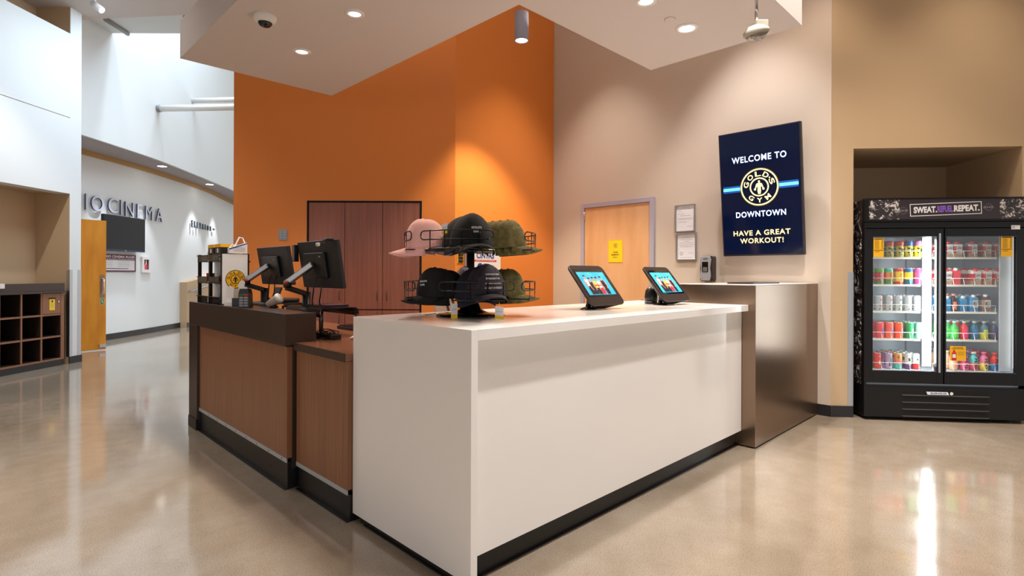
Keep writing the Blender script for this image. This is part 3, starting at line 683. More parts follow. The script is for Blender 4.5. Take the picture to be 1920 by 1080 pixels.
mb = MB(); mb.box(-.07, .07, -.22, .22, .001, .022, 'dark_brown'); mb.build('body', t, bev=.004)
mb = MB()
for i in range(14):
    for j in range(5): mb.box(-.06 + j * .0245, -.06 + j * .0245 + .019, -.21 + i * .030, -.21 + i * .030 + .025, .022, .029, 'black_plastic')
mb.build('keys', t)
t = thing('crumpled_paper', 'crumpled white receipt paper on the desk by the keyboard', 'paper', (1.74, 3.12, DZ), .4); mb = MB()
vs_ = []; 
for i in range(6):
    for j in range(5): vs_.append((-.05 + i * .02, -.04 + j * .02, .003 + .03 * abs(math.sin(i * 1.1 + .5)) * (1 - abs(j - 2) / 3)))
mb.add(vs_, [(i * 5 + j, (i + 1) * 5 + j, (i + 1) * 5 + j + 1, i * 5 + j + 1) for i in range(5) for j in range(4)], 'paper', True); mb.build('sheet', t, solid=.001)

# =================================================================== LEDGE CLUTTER
# product rack
kx, ky = 1.352, 4.47
t = thing('accessory_rack', 'black wire and white board accessory rack with round yellow emblem', 'display rack', (1.44, 4.75, zt))
RH = .39
for y in (4.475, 4.76, 5.045):
    for x in (1.36, 1.52): mb = MB(); mb.box(x - .011, x + .011, y - .013, y + .013, zt, zt + RH, 'black_plastic'); mb.build('post', t, world=True)
mb = MB(); mb.box(1.47, 1.476, 4.475, 5.045, zt + .02, zt + RH - .02, 'paper'); mb.build('back_board', t, world=True)
for z in (.0, .155, .325):
    for y0, y1 in ((4.49, 4.747), (4.773, 5.032)):
        mb = MB(); mb.box(1.340, 1.344, y0, y1, zt + z + .005, zt + z + .055, 'smoke_tray'); mb.box(1.34, 1.468, y0, y1, zt + z + .003, zt + z + .008, 'smoke_tray')
        mb.box(1.337, 1.347, y0 - .02, y1 + .02, zt + z + .052, zt + z + .058, 'black_plastic'); mb.build('tray', t, world=True)
mb = MB(); mb.box(1.353, 1.535, 4.455, 4.461, zt + .008, zt + RH - .005, 'paper'); hb = mb.build('emblem_board', t, world=True)
mb = MB(); logo(mb, frame((1.446, 4.4548, zt + .193), (1, 0, 0), (0, 0, 1), (0, -1, 0)), .071, 'gold_yellow', 'ink', 'ink'); mb.build('emblem', hb, world=True)
mb = MB(); mb.box(1.53, 1.56, 4.47, 4.5, zt + .325, zt + .335, 'black_plastic'); mb.box(1.53, 1.56, 4.47, 4.5, zt + .155, zt + .165, 'black_plastic'); mb.box(1.534, 1.546, 4.455, 4.475, zt, zt + RH, 'black_plastic'); mb.build('side_post', t, world=True)
def small(name, lab, cat, px, py, z, fn, grp=None, rot=-A):
    p = pz(px, py, z); t = thing(name, lab, cat, (p.x, p.y, z), rot, grp); fn(t); return t
# items in rack
for i, (y, z, mcol, lab) in enumerate(((4.93, .165, 'pink_red', 'small bright pink packet in the middle left tray of the rack'), (4.60, .165, 'pink_red', 'pink folded resistance band in the middle right rack tray'), (4.84, .165, 'green_sign', 'tiny green packet in the middle left tray of the rack'), (4.90, .335, 'gold_yellow', 'amber packet standing in the top left tray of the rack'), (4.54, .165, 'red', 'red curled band in the middle right rack tray'))):
    t = thing('accessory_packet', lab, 'packet', (1.395, y, zt + z - .155 + .155))
    mb = MB()
    if 'band' in lab:
        for k in range(5): mb.tube([(.018 * math.cos(a), .03 * math.cos(a + k), .008 + .045 * (1 + math.sin(a * 1.0 + k * .6)) * .5 + k * .006) for a in [j * math.pi / 5 for j in range(10)]], .005, mcol, 6, True)
    else: mb.prism(rrect(-.012, .012, -.025, .025, .006), .0085, .075, mcol)
    mb.build('packet', t)
for k, (y, lab) in enumerate(((4.79, 'black and yellow box on top of rack, left of the pair'), (4.62, 'black and yellow box on top of rack, right of the pair'))):
    t = thing('product_box', lab, 'box', (1.42, y, zt + RH)); mb = MB(); mb.box(-.05, .05, -.07, .07, .0005, .05, 'black_plastic'); mb.build('body', t)
    mb = MB(); mb.box(-.051, .051, -.071, .071, .0501, .075, 'gold_yellow'); mb.build('lid', t)
    mb = MB(); mb.rect(frame((-.0505, 0, .025), (0, -1, 0)), -.02, .02, -.016, .016, 'paper', .0003); mb.build('label', t)
t = thing('leaflet_box', 'white leaflet box with blue slanted edge on top of the rack', 'box', (1.46, 4.49, zt + RH))
mb = MB(); mb.M = frame((0, -.02, 0), (1, 0, 0), (0, 0, 1), (0, -1, 0)); mb.prism([(-.06, 0.0005), (.07, .0005), (.07, .085), (-.06, .04)], -.02, .02, 'paper'); mb.build('body', t)
mb = MB(); mb.M = frame((0, -.0405, 0), (1, 0, 0), (0, 0, 1), (0, -1, 0)); mb.flat(MX.Identity(4), [(-.06, .028), (.07, .075), (.07, .083), (-.06, .038)], 'blue_ink', .0004)
for z in (.018, .03, .042): mb.rect(MX.Identity(4), -.03, .055, z, z + .003, 'grey_ink', .0004)
mb.build('print', t)
mb = MB(); mb.M = frame((0, -.01, .04), (1, 0, 0), (0, 0, 1), (0, -1, 0))
mb.tube([(-.02, 0, 0), (.0, .04, 0), (.02, .085, .004), (.045, .08, 0), (.06, .045, 0)], .006, 'paper', 6); mb.tube([(-.05, 0, 0), (-.03, .03, 0), (-.01, .01, 0)], .004, 'paper', 6); mb.build('folded_strips', t)
def f_holder(t):
    mb = MB(); mb.prism(rrect(-.03, .03, -.02, .02, .004), .0005, .03, 'white_plastic'); mb.build('base', t)
    mb = MB(); mb.M = frame((0, .008, .03), (1, 0, 0), (0, 0, 1), (0, -1, 0)); mb.prism([(-.026, 0), (.026, 0), (.03, .1), (.0, .115), (-.02, .10)], -.006, .006, 'paper'); mb.build('card_stack', t)
small('card_holder', 'white card holder with upright cards in front of yellow emblem', 'card holder', 430, 573.5, zt, f_holder)
def f_holder2(t):
    mb = MB(); mb.box(-.03, .03, -.02, .02, .0005, .06, 'black_plastic'); mb.build('base', t, bev=.002)
    mb = MB(); mb.box(-.024, .024, -.004, .014, .04, .125, 'cup_beige'); mb.build('card_stack', t)
small('card_holder', 'black card holder with cream cards beside white card holder', 'card holder', 445, 574.5, zt, f_holder2)
def f_pins(t):
    mb = MB(); mb.M = frame((0, 0, 0), (1, 0, 0), (0, 0, 1), (0, -1, 0)); mb.prism([(-.038, 0.0005), (.038, .0005), (.036, .10), (.026, .132), (-.026, .132), (-.036, .10)], -.03, .025, 'black_plastic'); mb.build('box', t)
    mb = MB(); mb.M = frame((0, -.0255, 0), (1, 0, 0), (0, 0, 1), (0, -1, 0)); mb.rect(MX.Identity(4), -.03, 0, .086, .096, 'green_sign', .001); mb.rect(MX.Identity(4), .002, .03, .086, .096, 'red', .001)
    for i in range(4):
        for j in range(2): mb.flat(MX.Identity(4), rrect(-.030 + j * .032, -.002 + j * .032, .010 + i * .018, .023 + i * .018, .003, 2), 'grey_plastic', .001)
    mb.build('chart', t)
small('button_display_box', 'black display box with rows of grey buttons on the ledge', 'box', 460, 577, zt, f_pins)
def f_badge(t):
    mb = MB(); mb.M = frame((0, 0, 0), (1, 0, 0), (0, 0, 1), (0, -1, 0)) @ MX.Rotation(-.35, 4, 'Z'); mb.prism(rrect(-.02, .02, .0, .06, .019), -.002, .002, 'white_plastic'); mb.build('tag', t)
    mb = MB(); mb.cyl((0, 0, 0), (0, 0, -.128), .002, 'chrome', 6); mb.build('stem', t)
p = pz(450, 575, zt); t = thing('white_tag', 'white oval tag sticking up between card holder and button box', 'tag', (p.x, p.y, zt + .130), -A); f_badge(t)
def f_clip(t):
    mb = MB(); mb.tube([(-.022, 0, .0), (-.024, 0, .05), (-.01, 0, .085), (.008, 0, .085), (.022, 0, .05), (.024, 0, 0)], .004, 'grey_plastic', 8); mb.build('loop', t); mb = MB(); mb.box(-.03, .03, -.02, .02, .0005, .012, 'black_plastic'); mb.build('base', t)
small('pen_stand', 'grey wire pen loop standing behind the button box', 'pen stand', 465, 573, zt, lambda t: f_clip(t))
# paper cup like scanner
def f_scan(t):
    mb = MB(); mb.lathe([(.028, 0.0005), (.030, .01), (.014, .02), (.012, .05)], 'black_plastic', 20); mb.build('stand', t)
    mb = MB(); mb.M = MX.Translation(V((0, 0, .048))) @ MX.Rotation(math.radians(58), 4, 'Y') @ MX.Translation(V((0, 0, -.02))); mb.lathe([(0, -.035), (.022, -.033), (.034, .055)], 'cup_beige', 24, caps=False); mb.build('body', t)
    mb = MB(); mb.M = MX.Translation(V((0, 0, .048))) @ MX.Rotation(math.radians(58), 4, 'Y') @ MX.Translation(V((0, 0, -.02))); mb.lathe([(.036, .05), (.037, .062), (.032, .070), (0, .070)], 'white_plastic', 24, caps=False); mb.build('lid', t)
small('tilted_scanner', 'beige cup shaped scanner tilted on a short black stand', 'scanner', 514, 577.5, zt, f_scan)
t = thing('phone_base', 'flat black telephone base on the farther riser', 'telephone', (1.72, 4.22, DZ + .1915)); mb = MB(); mb.prism(rrect(-.09, .09, -.1, .1, .03), .0015, .03, 'black_plastic'); mb.build('base', t, bev=.008)
t = thing('small_display', 'small black slanted display panel under the farther monitor', 'display', (1.70, 4.38, DZ + .1915)); mb = MB(); mb.M = MX.Rotation(.35, 4, 'Y'); mb.box(0, .012, -.06, .06, .005, .12, 'black_plastic'); mb.build('panel', t, bev=.003)
mb = MB(); mb.box(-.01, .05, -.04, .04, .001, .012, 'black_plastic'); mb.build('base', t)

# =================================================================== CAP DISPLAY
SB = V((1.896, 2.226, CT)); st = thing('cap_stand', 'black two tier wire cap display stand on the white counter', 'display stand', SB, -A)
mb = MB(); mb.lathe([(.182, .0005), (.182, .006), (.17, .012), (.10, .016), (.06, .035), (.042, .075), (.038, .08), (0, .08)], 'black_gloss', 48, caps=True); mb.build('base', st)
mb = MB(); mb.cyl((0, 0, .08), (0, 0, .36), .021, 'black_plastic', 20); mb.cyl((0, 0, .33), (0, 0, .40), .026, 'black_plastic', 20); mb.build('pole', st)
def arc(r, a0, a1, z, n=14): return [(r * math.cos(math.radians(a0 + (a1 - a0) * i / n)), r * math.sin(math.radians(a0 + (a1 - a0) * i / n)), z) for i in range(n + 1)]
for zb, angs in ((.345, (180, 258, 2, 90)), (.095, (186, 282, 358, 90))):
    for a in angs:
        mb = MB(); w2 = 33; r = .345 if a in (0, 2, 358, 180, 186) else .305
        top = arc(r, a - w2, a + w2, zb + .088); lo = arc(r, a - w2, a + w2, zb + .045); ba = arc(r, a - w2 + 8, a + w2 - 8, zb)
        mb.tube(top, .0034, 'black_wire', 6); mb.tube(lo, .0034, 'black_wire', 6); mb.tube(ba, .0034, 'black_wire', 6)
        for e in (-1, 1):
            q1 = V(top[0] if e < 0 else top[-1]); q2_ = V(lo[0] if e < 0 else lo[-1]); tn = V((-q1.y, q1.x, 0)).normalized() * e
            mb.tube([q1 + tn * .024 * math.sin(b_) + (q2_ - q1) * (1 - math.cos(b_)) / 2 for b_ in [math.pi * i / 8 for i in range(9)]], .0034, 'black_wire', 6)
        for aa in (-w2 + 9, -8, 8, w2 - 9):
            c_, s_ = math.cos(math.radians(a + aa)), math.sin(math.radians(a + aa))
            mb.tube([(r * c_, r * s_, zb + .088), (r * c_, r * s_, zb), (.05 * c_, .05 * s_, zb)], .0034, 'black_wire', 6)
        mb.build('wire_cradle', st)
    mb = MB(); mb.cyl((0, 0, zb - .01), (0, 0, zb + .012), .045, 'black_plastic', 20); mb.build('hub', st)

def cap(name, lab, local, facing, cloth, scale=1., tilt=0., words=None, brim=None, tag=None, group=None):
    """local: position in the stand frame of the rim centre; facing: degrees in that frame"""
    wl = TW[st.name] @ V(local); t = thing('baseball_cap', lab, 'cap', wl, -A + math.radians(facing), group)
    rx, ry, h = .098 * scale, .085 * scale, .125 * scale; N, K = 40, 12
    S = MX.Translation(V((0, 0, .012))) @ MX.Rotation(tilt, 4, 'Y')
    def srf(th, u, o=0.):
        c = math.cos(u * math.pi / 2) ** .80; z = math.sin(u * math.pi / 2) ** 1.05
        g = 1 - .014 * sum(math.exp(-(((th - k * math.pi / 3 + math.pi) % (2 * math.pi) - math.pi) / .07) ** 2) for k in range(6))
        fr = max(0, math.cos(th)); zz = h * z * (1 + .06 * fr * u)
        wr = 1 + .012 * math.sin(5 * th + 7 * u) * (1 - u)
        return V(((rx * c * g * wr + o) * math.cos(th) - .012 * scale * fr * u * 0, (ry * c * g * wr + o) * math.sin(th), zz + o * z))
    vs_, fs = [], []
    for j in range(K):
        for i in range(N): vs_.append(srf(2 * math.pi * i / N, j / K))
    vs_.append(V((0, 0, h)))
    for j in range(K - 1):
        for i in range(N): k = (i + 1) % N; fs.append((j * N + i, j * N + k, (j + 1) * N + k, (j + 1) * N + i))
    for i in range(N): fs.append(((K - 1) * N + i, (K - 1) * N + (i + 1) % N, K * N))
    mb = MB(); mb.M = S; mb.add(vs_, fs, cloth, True); mb.build('crown', t, solid=.002)
    mb = MB(); mb.M = S; mb.lathe([(.009 * scale, h - .001), (.009 * scale, h + .004), (.005 * scale, h + .007), (0, h + .007)], brim or cloth, 14, caps=False); mb.build('button', t)
    mb = MB(); mb.M = S; vs_, fs = [], []; n1, n2 = 22, 6; am = math.radians(68)
    for j in range(n2 + 1):
        for i in range(n1 + 1):
            a = -am + 2 * am * i / n1; f = j / n2; e = srf(a, 0); ext = .078 * scale * (math.cos(a / am * math.pi / 2) ** .55)
            x = e.x + ext * f; y = e.y * (1 + .02 * f); z = -.95 * (y * y) / (ry) * .55 * (.4 + .6 * f) - .010 * f + .004
            vs_.append((x, y, z + .012 * scale))
    for j in range(n2):
        for i in range(n1): q = j * (n1 + 1) + i; fs.append((q, q + 1, q + n1 + 2, q + n1 + 1))
    mb.add(vs_, fs, brim or cloth, True); mb.build('brim', t, solid=.003)
    mb = MB(); mb.M = S
    for k in (-1, 0, 1, 2, 3):
        th = (k + .5) * math.pi / 3; q1 = srf(th, .62, .001); mb.cyl(q1, q1 + V((math.cos(th), math.sin(th), .4)).normalized() * .0015, .003, brim or cloth, 8)
    mb.build('eyelets', t)
    if words:
        mb = MB(); mb.M = S
        for (s_, wd, hh, az, el, off) in words:
            def bend(x, y, az=az, el=el): return srf(az + x / (ry * .98), max(0, min(.95, el + y / (h * 1.45))), .0035)
            mb.text(s_, None, width=wd, height=hh, m='white_thread', off=off, bend=bend)
        mb.build('embroidery', t)
    if tag:
        mb = MB(); o_, rz, w_, h_ = tag; mb.M = TW[t.name].inverted() @ TW[st.name] @ frame(V(o_), (math.cos(rz), math.sin(rz) * .0, math.sin(rz) * .4), (0, 0, 1))
        mb.box(-w_ / 2, w_ / 2, -h_, 0, -.0006, .0006, 'paper'); mb.box(-w_ / 2 - .0003, w_ / 2 + .0003, -h_ - .0003, -h_ * .72, -.0008, .0008, 'yellow'); mb.disc(MX.Identity(4), 0, w_ * .28, 'ink', .0009) if False else None
        mb.text('GYM', frame((0, -h_ * .4, 0), (1, 0, 0), (0, 1, 0)), width=w_ * .6, height=h_ * .12, m='grey_ink', lift=.001)
        mb.tube([(0, 0, 0), (0, .02, 0)], .0006, 'paper', 5); mb.build('price_tag', t)
    return t
GG = lambda az, el, k=1.: [("GOLD'S", .052 * k, .010 * k, az, el, .03), ('GYM.', .032 * k, .009 * k, az, el - .085, .03)]
U, Lw = .345, .095
cap('c', 'light pink baseball cap on the upper tier facing left', (-.225, -.02, U + .004), 204, 'pink_cloth', 1.18, .2, words=GG(0, .42))
cap('c', 'pale grey lilac cap on the upper tier behind the pink cap', (-.12, .05, U), 150, 'lilac_cloth', 1.0, .05)
cap('c', 'large black cap with white lettering, front of the upper tier', (.015, -.175, U), 288, 'black_cloth', 1.28, .06, words=GG(.0, .40, 1.1), tag=None)
cap('c', 'black cap nested behind the front black cap, upper tier', (-.035, -.10, U), 285, 'black_cloth', 1.22, .06, tag=((-.115, -.2, U + .125), .7, .03, .05))
for i, (x, lab) in enumerate(((.105, 'olive cap nearest the pole in the upper nested stack'), (.145, 'middle olive cap of the upper nested stack'), (.185, 'outermost olive cap of the upper tier, brim pointing right'))):
    cap('c', lab, (x, -.015 - .006 * i, U + .003 * i), 355, 'olive_cloth', 1.12, .10, brim='olive_cloth', group='olive caps stacked on the upper tier')
cap('c', 'dark cap at the back of the upper tier', (.0, .19, U), 90, 'dark_olive', 1.05)
cap('c', 'black cap with white lettering at the left of the lower tier', (-.165, -.05, Lw), 212, 'black_cloth', 1.16, .14, words=GG(.42, .42))
cap('c', 'black cap nested behind the lower left black cap', (-.115, -.035, Lw - .006), 215, 'black_cloth', 1.12, .12, tag=((-.066, -.19, Lw - .02), .15, .032, .075))
cap('c', 'dark purple camouflage cap with four lines of lettering, lower tier', (.085, -.165, Lw + .01), 290, 'camo_cloth', 1.2, .06,
    words=[("GOLD'S GYM IT'S ORIGIN", .092, .009, .12, .50, .02), ('ESTABLISHED IT 1965', .086, .009, .12, .40, .02), ('DESIGNED FOR STRONG', .092, .009, .12, .30, .02), ('A LEGACY OF STRENGTH', .095, .009, .12, .20, .02)], tag=((.16, -.27, Lw - .03), -.35, .042, .06))
cap('c', 'navy blue cap nested behind the camouflage cap', (.03, -.11, Lw - .01), 285, 'navy_cloth', 1.22, .08)
for i, (x, lab) in enumerate(((.115, 'olive brown cap nearest the pole in the lower nested stack'), (.15, 'middle olive brown cap of the lower nested stack'), (.185, 'outermost olive brown cap of the lower tier, brim pointing right'))):
    cap('c', lab, (x, .02 - .008 * i, Lw + .002 * i), 345, 'dark_olive' if i < 2 else 'olive_cloth', 1.08, .12, group='olive caps stacked on the lower tier')
cap('c', 'grey camouflage cap at the back of the lower tier', (-.03, .17, Lw + .03), 100, 'grey_camo', 1.0, tag=((-.02, -.02, Lw + .16), 0, .02, .075))

# first aid cabinet and label strip on the bright orange wall
x0 = pl(876, 500, (0, OY, 0), (0, 1, 0)).x; x1 = pl(927, 500, (0, OY, 0), (0, 1, 0)).x
t = thing('first_aid_cabinet', 'white wall cabinet with blue and red lettering behind the caps', 'cabinet', ((x0 + x1) / 2, OY, 1.5))
mb = MB(); mb.box(x0 - .045, x1 - .02, OY - .13, OY - .001, 1.02, 1.70, 'white_plastic'); mb.build('body', t, bev=.004, world=True)
Ff = frame(((x0 + x1) / 2 - .02, OY - .1305, 1.5), (1, 0, 0), (0, 0, 1), (0, -1, 0)); mb = MB()
mb.text('CINTAS', Ff @ MX.Translation(V((-.03, -.01, 0))), width=.27, height=.066, m='blue_ink', off=.03); mb.rect(Ff, -.2, .14, -.078, -.058, 'red', .001); mb.text('READY FOR THE WORKDAY', Ff @ MX.Translation(V((-.03, -.068, 0))), width=.3, height=.012, m='paper', lift=.002)
mb.text('Emergency', Ff @ MX.Translation(V((.04, -.125, 0))), width=.12, height=.028, m='grey_ink'); mb.disc(Ff @ MX.Translation(V((-.11, -.14, 0))), .018, .045, 'blue_ink', .001, 24); mb.build('printed_front', t, world=True)
x0 = pl(850, 470, (0, OY, 0), (0, 1, 0)).x; x1 = pl(860, 470, (0, OY, 0), (0, 1, 0)).x
xa = IN.x + .03; t = thing('label_strip', 'vertical strip of black labels on yellow backing left of white cabinet', 'label strip', (xa + .04, OY, 1.5))
mb = MB(); mb.box(xa, xa + .085, OY - .006, OY - .001, 1.40, 1.70, 'gold_yellow'); mb.build('backing', t, world=True)
mb = MB()
for k in range(8): mb.box(xa + .012, xa + .08, OY - .009, OY - .0062, 1.408 + k * .036, 1.437 + k * .036, 'ink')
mb.build('labels', t, world=True)
# striped chair back behind counter
p = pd(847, 560, 4.1); t = thing('striped_chair', 'cream and brown striped rounded chair back behind the white counter', 'chair', (p.x, p.y, 0), -A)
mb = MB(); hz_ = p.z; mb.M = MX.Translation(V((0, 0, hz_ - .05))) @ MX.Rotation(-.28, 4, 'Y')
pts = [(-.055 + .02 * math.cos(a) * 0 + .075 * math.cos(a), .17 * math.sin(a)) for a in [2 * math.pi * i / 32 for i in range(32)]]
mb.M = mb.M @ frame((0, 0, 0), (1, 0, 0), (0, 0, 1), (0, -1, 0)); mb.prism(pts, -.02, .02, 'cream_cloth', True); mb.build('backrest', t, bev=.01)
mb = MB(); mb.M = MX.Translation(V((0, 0, hz_ - .05))) @ MX.Rotation(-.28, 4, 'Y') @ frame((0, -.0205, 0), (1, 0, 0), (0, 0, 1), (0, -1, 0))
for o_ in (-.05, .0):
    c1 = [(o_ + .05 * math.cos(a) - .02, .14 * math.sin(a)) for a in [-1.35 + 2.7 * i / 12 for i in range(13)]]; c2 = [(x - .018, y) for x, y in c1[::-1]]; mb.flat(MX.Identity(4), c1 + c2, 'brown_cloth', .001)
mb.build('stripes', t)
mb = MB(); mb.cyl((-.02, .02, .06), (-.02, .02, hz_ - .16), .025, 'black_plastic', 12); mb.lathe([(.22, .0005), (.22, .03), (.03, .06)], 'black_plastic', 24, c=(-.02, .02, 0)); mb.build('base', t)
# pen on the counter
p = pz(803, 592, CT); t = thing('pen', 'thin white pen with coiled cord lying on white counter left of stand', 'pen', (p.x + .03, p.y + .02, CT), .3); mb = MB(); mb.tube([(-.05, 0, .005), (.0, .006, .005), (.05, 0, .005)], .004, 'white_plastic', 8); mb.build('body', t); mb = MB(); mb.tube([(-.05, 0, .004), (-.07, .01, .004), (-.065, .025, .004), (-.05, .03, .004)], .0015, 'grey_plastic', 6); mb.build('cord', t)

# =================================================================== TABLET KIOSKS
def tablet(loc, lab, rot=0.):
    t = thing('tablet_kiosk', lab, 'tablet', loc, rot)
    w_, l_ = .31, .305; tl = math.radians(51)
    Fk = MX.Translation(V((.085, -.105, .032))) @ frame((0, 0, 0), (1, 0, 0), (0, math.cos(tl), math.sin(tl))) @ MX.Diagonal((1.17, 1.05, 1, 1))   # origin bottom centre
    mb = MB(); mb.M = Fk; mb.prism(rrect(-w_ / 2, w_ / 2, 0, l_, .035, 6), -.014, 0, 'dark_brown', True); mb.build('enclosure', t, bev=.003)
    mb = MB(); mb.M = Fk
    n = 0; a = rrect(-w_ / 2 + .004, w_ / 2 - .004, .004, l_ - .004, .033, 6); b_ = rrect(-.07, .07, .02, .15, .03, 6)
    N = len(a); mb.add([(x, y, -.0145) for x, y in a] + [(x, y, -.075) for x, y in b_], [(i, (i + 1) % N, N + (i + 1) % N, N + i) for i in range(N)] + [tuple(range(N, 2 * N))], 'charcoal', True); mb.build('rear_shell', t)
    mb = MB(); mb.M = Fk; mb.prism([(-.135, .062), (.135, .062), (.135, .272), (-.135, .272)], .0002, .0012, 'black_gloss'); sc_ = mb.build('bezel', t)
    mb = MB(); mb.M = Fk @ MX.Translation(V((0, .166, .0013))); I4 = MX.Identity(4); sw, sh = .122, .092
    mb.rect(I4, -sw, sw, -sh, sh - .008, 'screen_blue', .0003)
    for i, (x, y, s_, top) in enumerate(((-.075, .045, 1., 'screen_white'), (-.045, .025, 1.05, 'screen_dark'), (-.012, .03, .95, 'screen_green'), (.022, .03, 1., 'screen_white'), (.062, .035, 1., 'screen_dark'))):
        mb.flat(I4, [(x - .016 * s_, y - .02), (x + .016 * s_, y - .02), (x + .02, y - .06), (x + .014, -.088), (x - .014, -.088), (x - .02, y - .06)], 'screen_dark' if i != 3 else 'screen_red', .0006 + i * .0003)
        mb.flat(I4, [(x - .014 * s_, y - .018), (x + .014 * s_, y - .018), (x + .012, y - .07), (x - .012, y - .07)], top, .0007 + i * .0003)
        for sx in (-1, 1): mb.flat(I4, [(x + sx * .013, y - .018), (x + sx * .021, y - .024), (x + sx * .026, y - .06), (x + sx * .014, y - .085), (x + sx * .010, y - .08), (x + sx * .018, y - .058)], 'skin', .0008 + i * .0003)
        mb.flat(I4, [(x + .0085 * math.cos(a), y + .0115 * math.sin(a)) for a in [k * .628 for k in range(10)]], 'skin', .0008 + i * .0003)
        mb.flat(I4, [(x - .009, y + .003), (x + .009, y + .003), (x + .008, y + .014), (x - .006, y + .016)], 'screen_dark', .0010 + i * .0003)
        mb.flat(I4, [(x - .004, y - .012), (x + .004, y - .012), (x + .005, y - .022), (x - .005, y - .022)], 'skin', .0009 + i * .0003)
    mb.rect(I4, -.025, .032, -.025, -.017, 'screen_red', .0026); mb.build('screen', t)
    mb = MB(); mb.lathe([(.052, .0005), (.052, .004), (.03, .012), (.018, .016), (.016, .03), (0, .03)], 'black_gloss', 28); mb.build('base', t)
    mb = MB(); mb.cyl((0, 0, .02), (.02, .0, .10), .016, 'black_gloss', 16); mb.build('neck', t)
    return t
p1 = pz(1103, 580, CT); p2 = pz(1238, 571.5, CT)
tb = tablet((p1.x, p1.y, CT), 'tablet kiosk on the white counter nearer the cap stand')
tb2 = dup(tb, (p2.x, p2.y, CT), 0., 'tablet kiosk on the white counter in front of the steel block')
p = pz(1222, 572, CT); t = thing('card_reader', 'black rounded card reader behind the farther tablet kiosk', 'card reader', (p.x + .19, p.y + .12, CT))
mb = MB(); mb.lathe([(.05, .0005), (.052, .05), (.045, .10), (.025, .125), (0, .13)], 'black_plastic', 24, sx=.8); mb.build('body', t)
mb = MB(); mb.box(-.05, -.02, -.03, .03, .01, .016, 'grey_plastic'); mb.build('card_slot', t)

# =================================================================== WALL ITEMS (right wall)
def wframe(y0, y1, z0, z1, lab, lines, seal):
    yc, zc = (y0 + y1) / 2, (z0 + z1) / 2; t = thing('certificate_frame', lab, 'picture frame', (WX, yc, zc)); w2, h2 = abs(y1 - y0) / 2, (z1 - z0) / 2
    Fq = frame((WX, yc, zc), (0, -1, 0)); mb = MB(); mb.M = Fq; b_ = .014
    mb.box(-w2, w2, h2 - b_, h2, .001, .02, 'alu'); mb.box(-w2, w2, -h2, -h2 + b_, .001, .02, 'alu'); mb.box(-w2, -w2 + b_, -h2 + b_, h2 - b_, .001, .02, 'alu'); mb.box(w2 - b_, w2, -h2 + b_, h2 - b_, .001, .02, 'alu'); mb.build('frame', t, world=True, bev=.002)
    mb = MB(); mb.M = Fq; mb.box(-w2 + b_, w2 - b_, -h2 + b_, h2 - b_, .001, .008, 'paper'); pp = mb.build('document', t, world=True)
    mb = MB(); mb.M = Fq
    for (y, wd, x) in lines: mb.rect(MX.Identity(4), x - wd / 2, x + wd / 2, y - .0015, y + .0015, 'grey_ink', .0086)
    if seal: mb.disc(MX.Translation(V((-w2 * .5, -h2 * .5, 0))), .012, .018, 'grey_ink', .0086, 20)
    else: mb.rect(MX.Identity(4), -w2 * .78, -w2 * .7, h2 * .78, h2 * .84, 'ink', .0086)
    mb.build('writing', pp, world=True)
wframe(3.031, 2.795, 1.745, 2.045, 'upper silver framed certificate beside the maple door', [(.12, .1, 0), (.10, .13, 0), (.08, .05, -.06), (.05, .08, -.05), (.03, .12, .0), (.0, .18, 0), (-.015, .16, .0), (-.04, .1, -.03), (-.09, .06, .05)], False)
wframe(3.017, 2.779, 1.436, 1.734, 'lower silver framed certificate with round seal beside the maple door', [(.12, .02, 0), (.10, .12, 0), (.08, .14, 0), (.06, .06, 0), (.04, .17, 0), (.02, .17, 0), (0, .15, 0), (-.07, .05, .05), (-.12, .15, 0)], True)
# dispenser
yc = 2.635; t = thing('soap_dispenser', 'silver and black hand sanitizer dispenser on wall above steel block', 'dispenser', (WX, yc, 1.34))
Fq = frame((WX, yc + .0, 1.345), (0, -1, 0)); mb = MB(); mb.M = Fq; mb.prism(rrect(-.07, .07, -.132, .132, .022), .001, .085, 'dark_brown'); mb.build('housing', t, world=True, bev=.006)
mb = MB(); mb.M = Fq; mb.prism([(-.056, .128), (.046, .128), (.058, .09), (.046, .0), (.056, -.08), (.046, -.127), (-.05, -.127), (-.062, -.08), (-.05, .0), (-.064, .09)], .0855, .105, 'grey_plastic'); mb.build('front_cover', t, world=True, bev=.005)
mb = MB(); mb.M = Fq; mb.prism(rrect(-.036, .030, -.035, .07, .008), .1055, .108, 'black_gloss'); mb.prism(rrect(-.026, .020, -.03, .015, .006), .108, .1095, 'alu'); mb.build('window', t, world=True)
mb = MB(); mb.M = Fq; mb.text('GOJO', frame((0, .1, .1055), (1, 0, 0), (0, 1, 0)), width=.05, height=.016, m='ink', off=.03); mb.disc(frame((-.03, -.1, .1055), (1, 0, 0), (0, 1, 0)), 0, .004, 'red', .001, 10); mb.build('lettering', t, world=True)
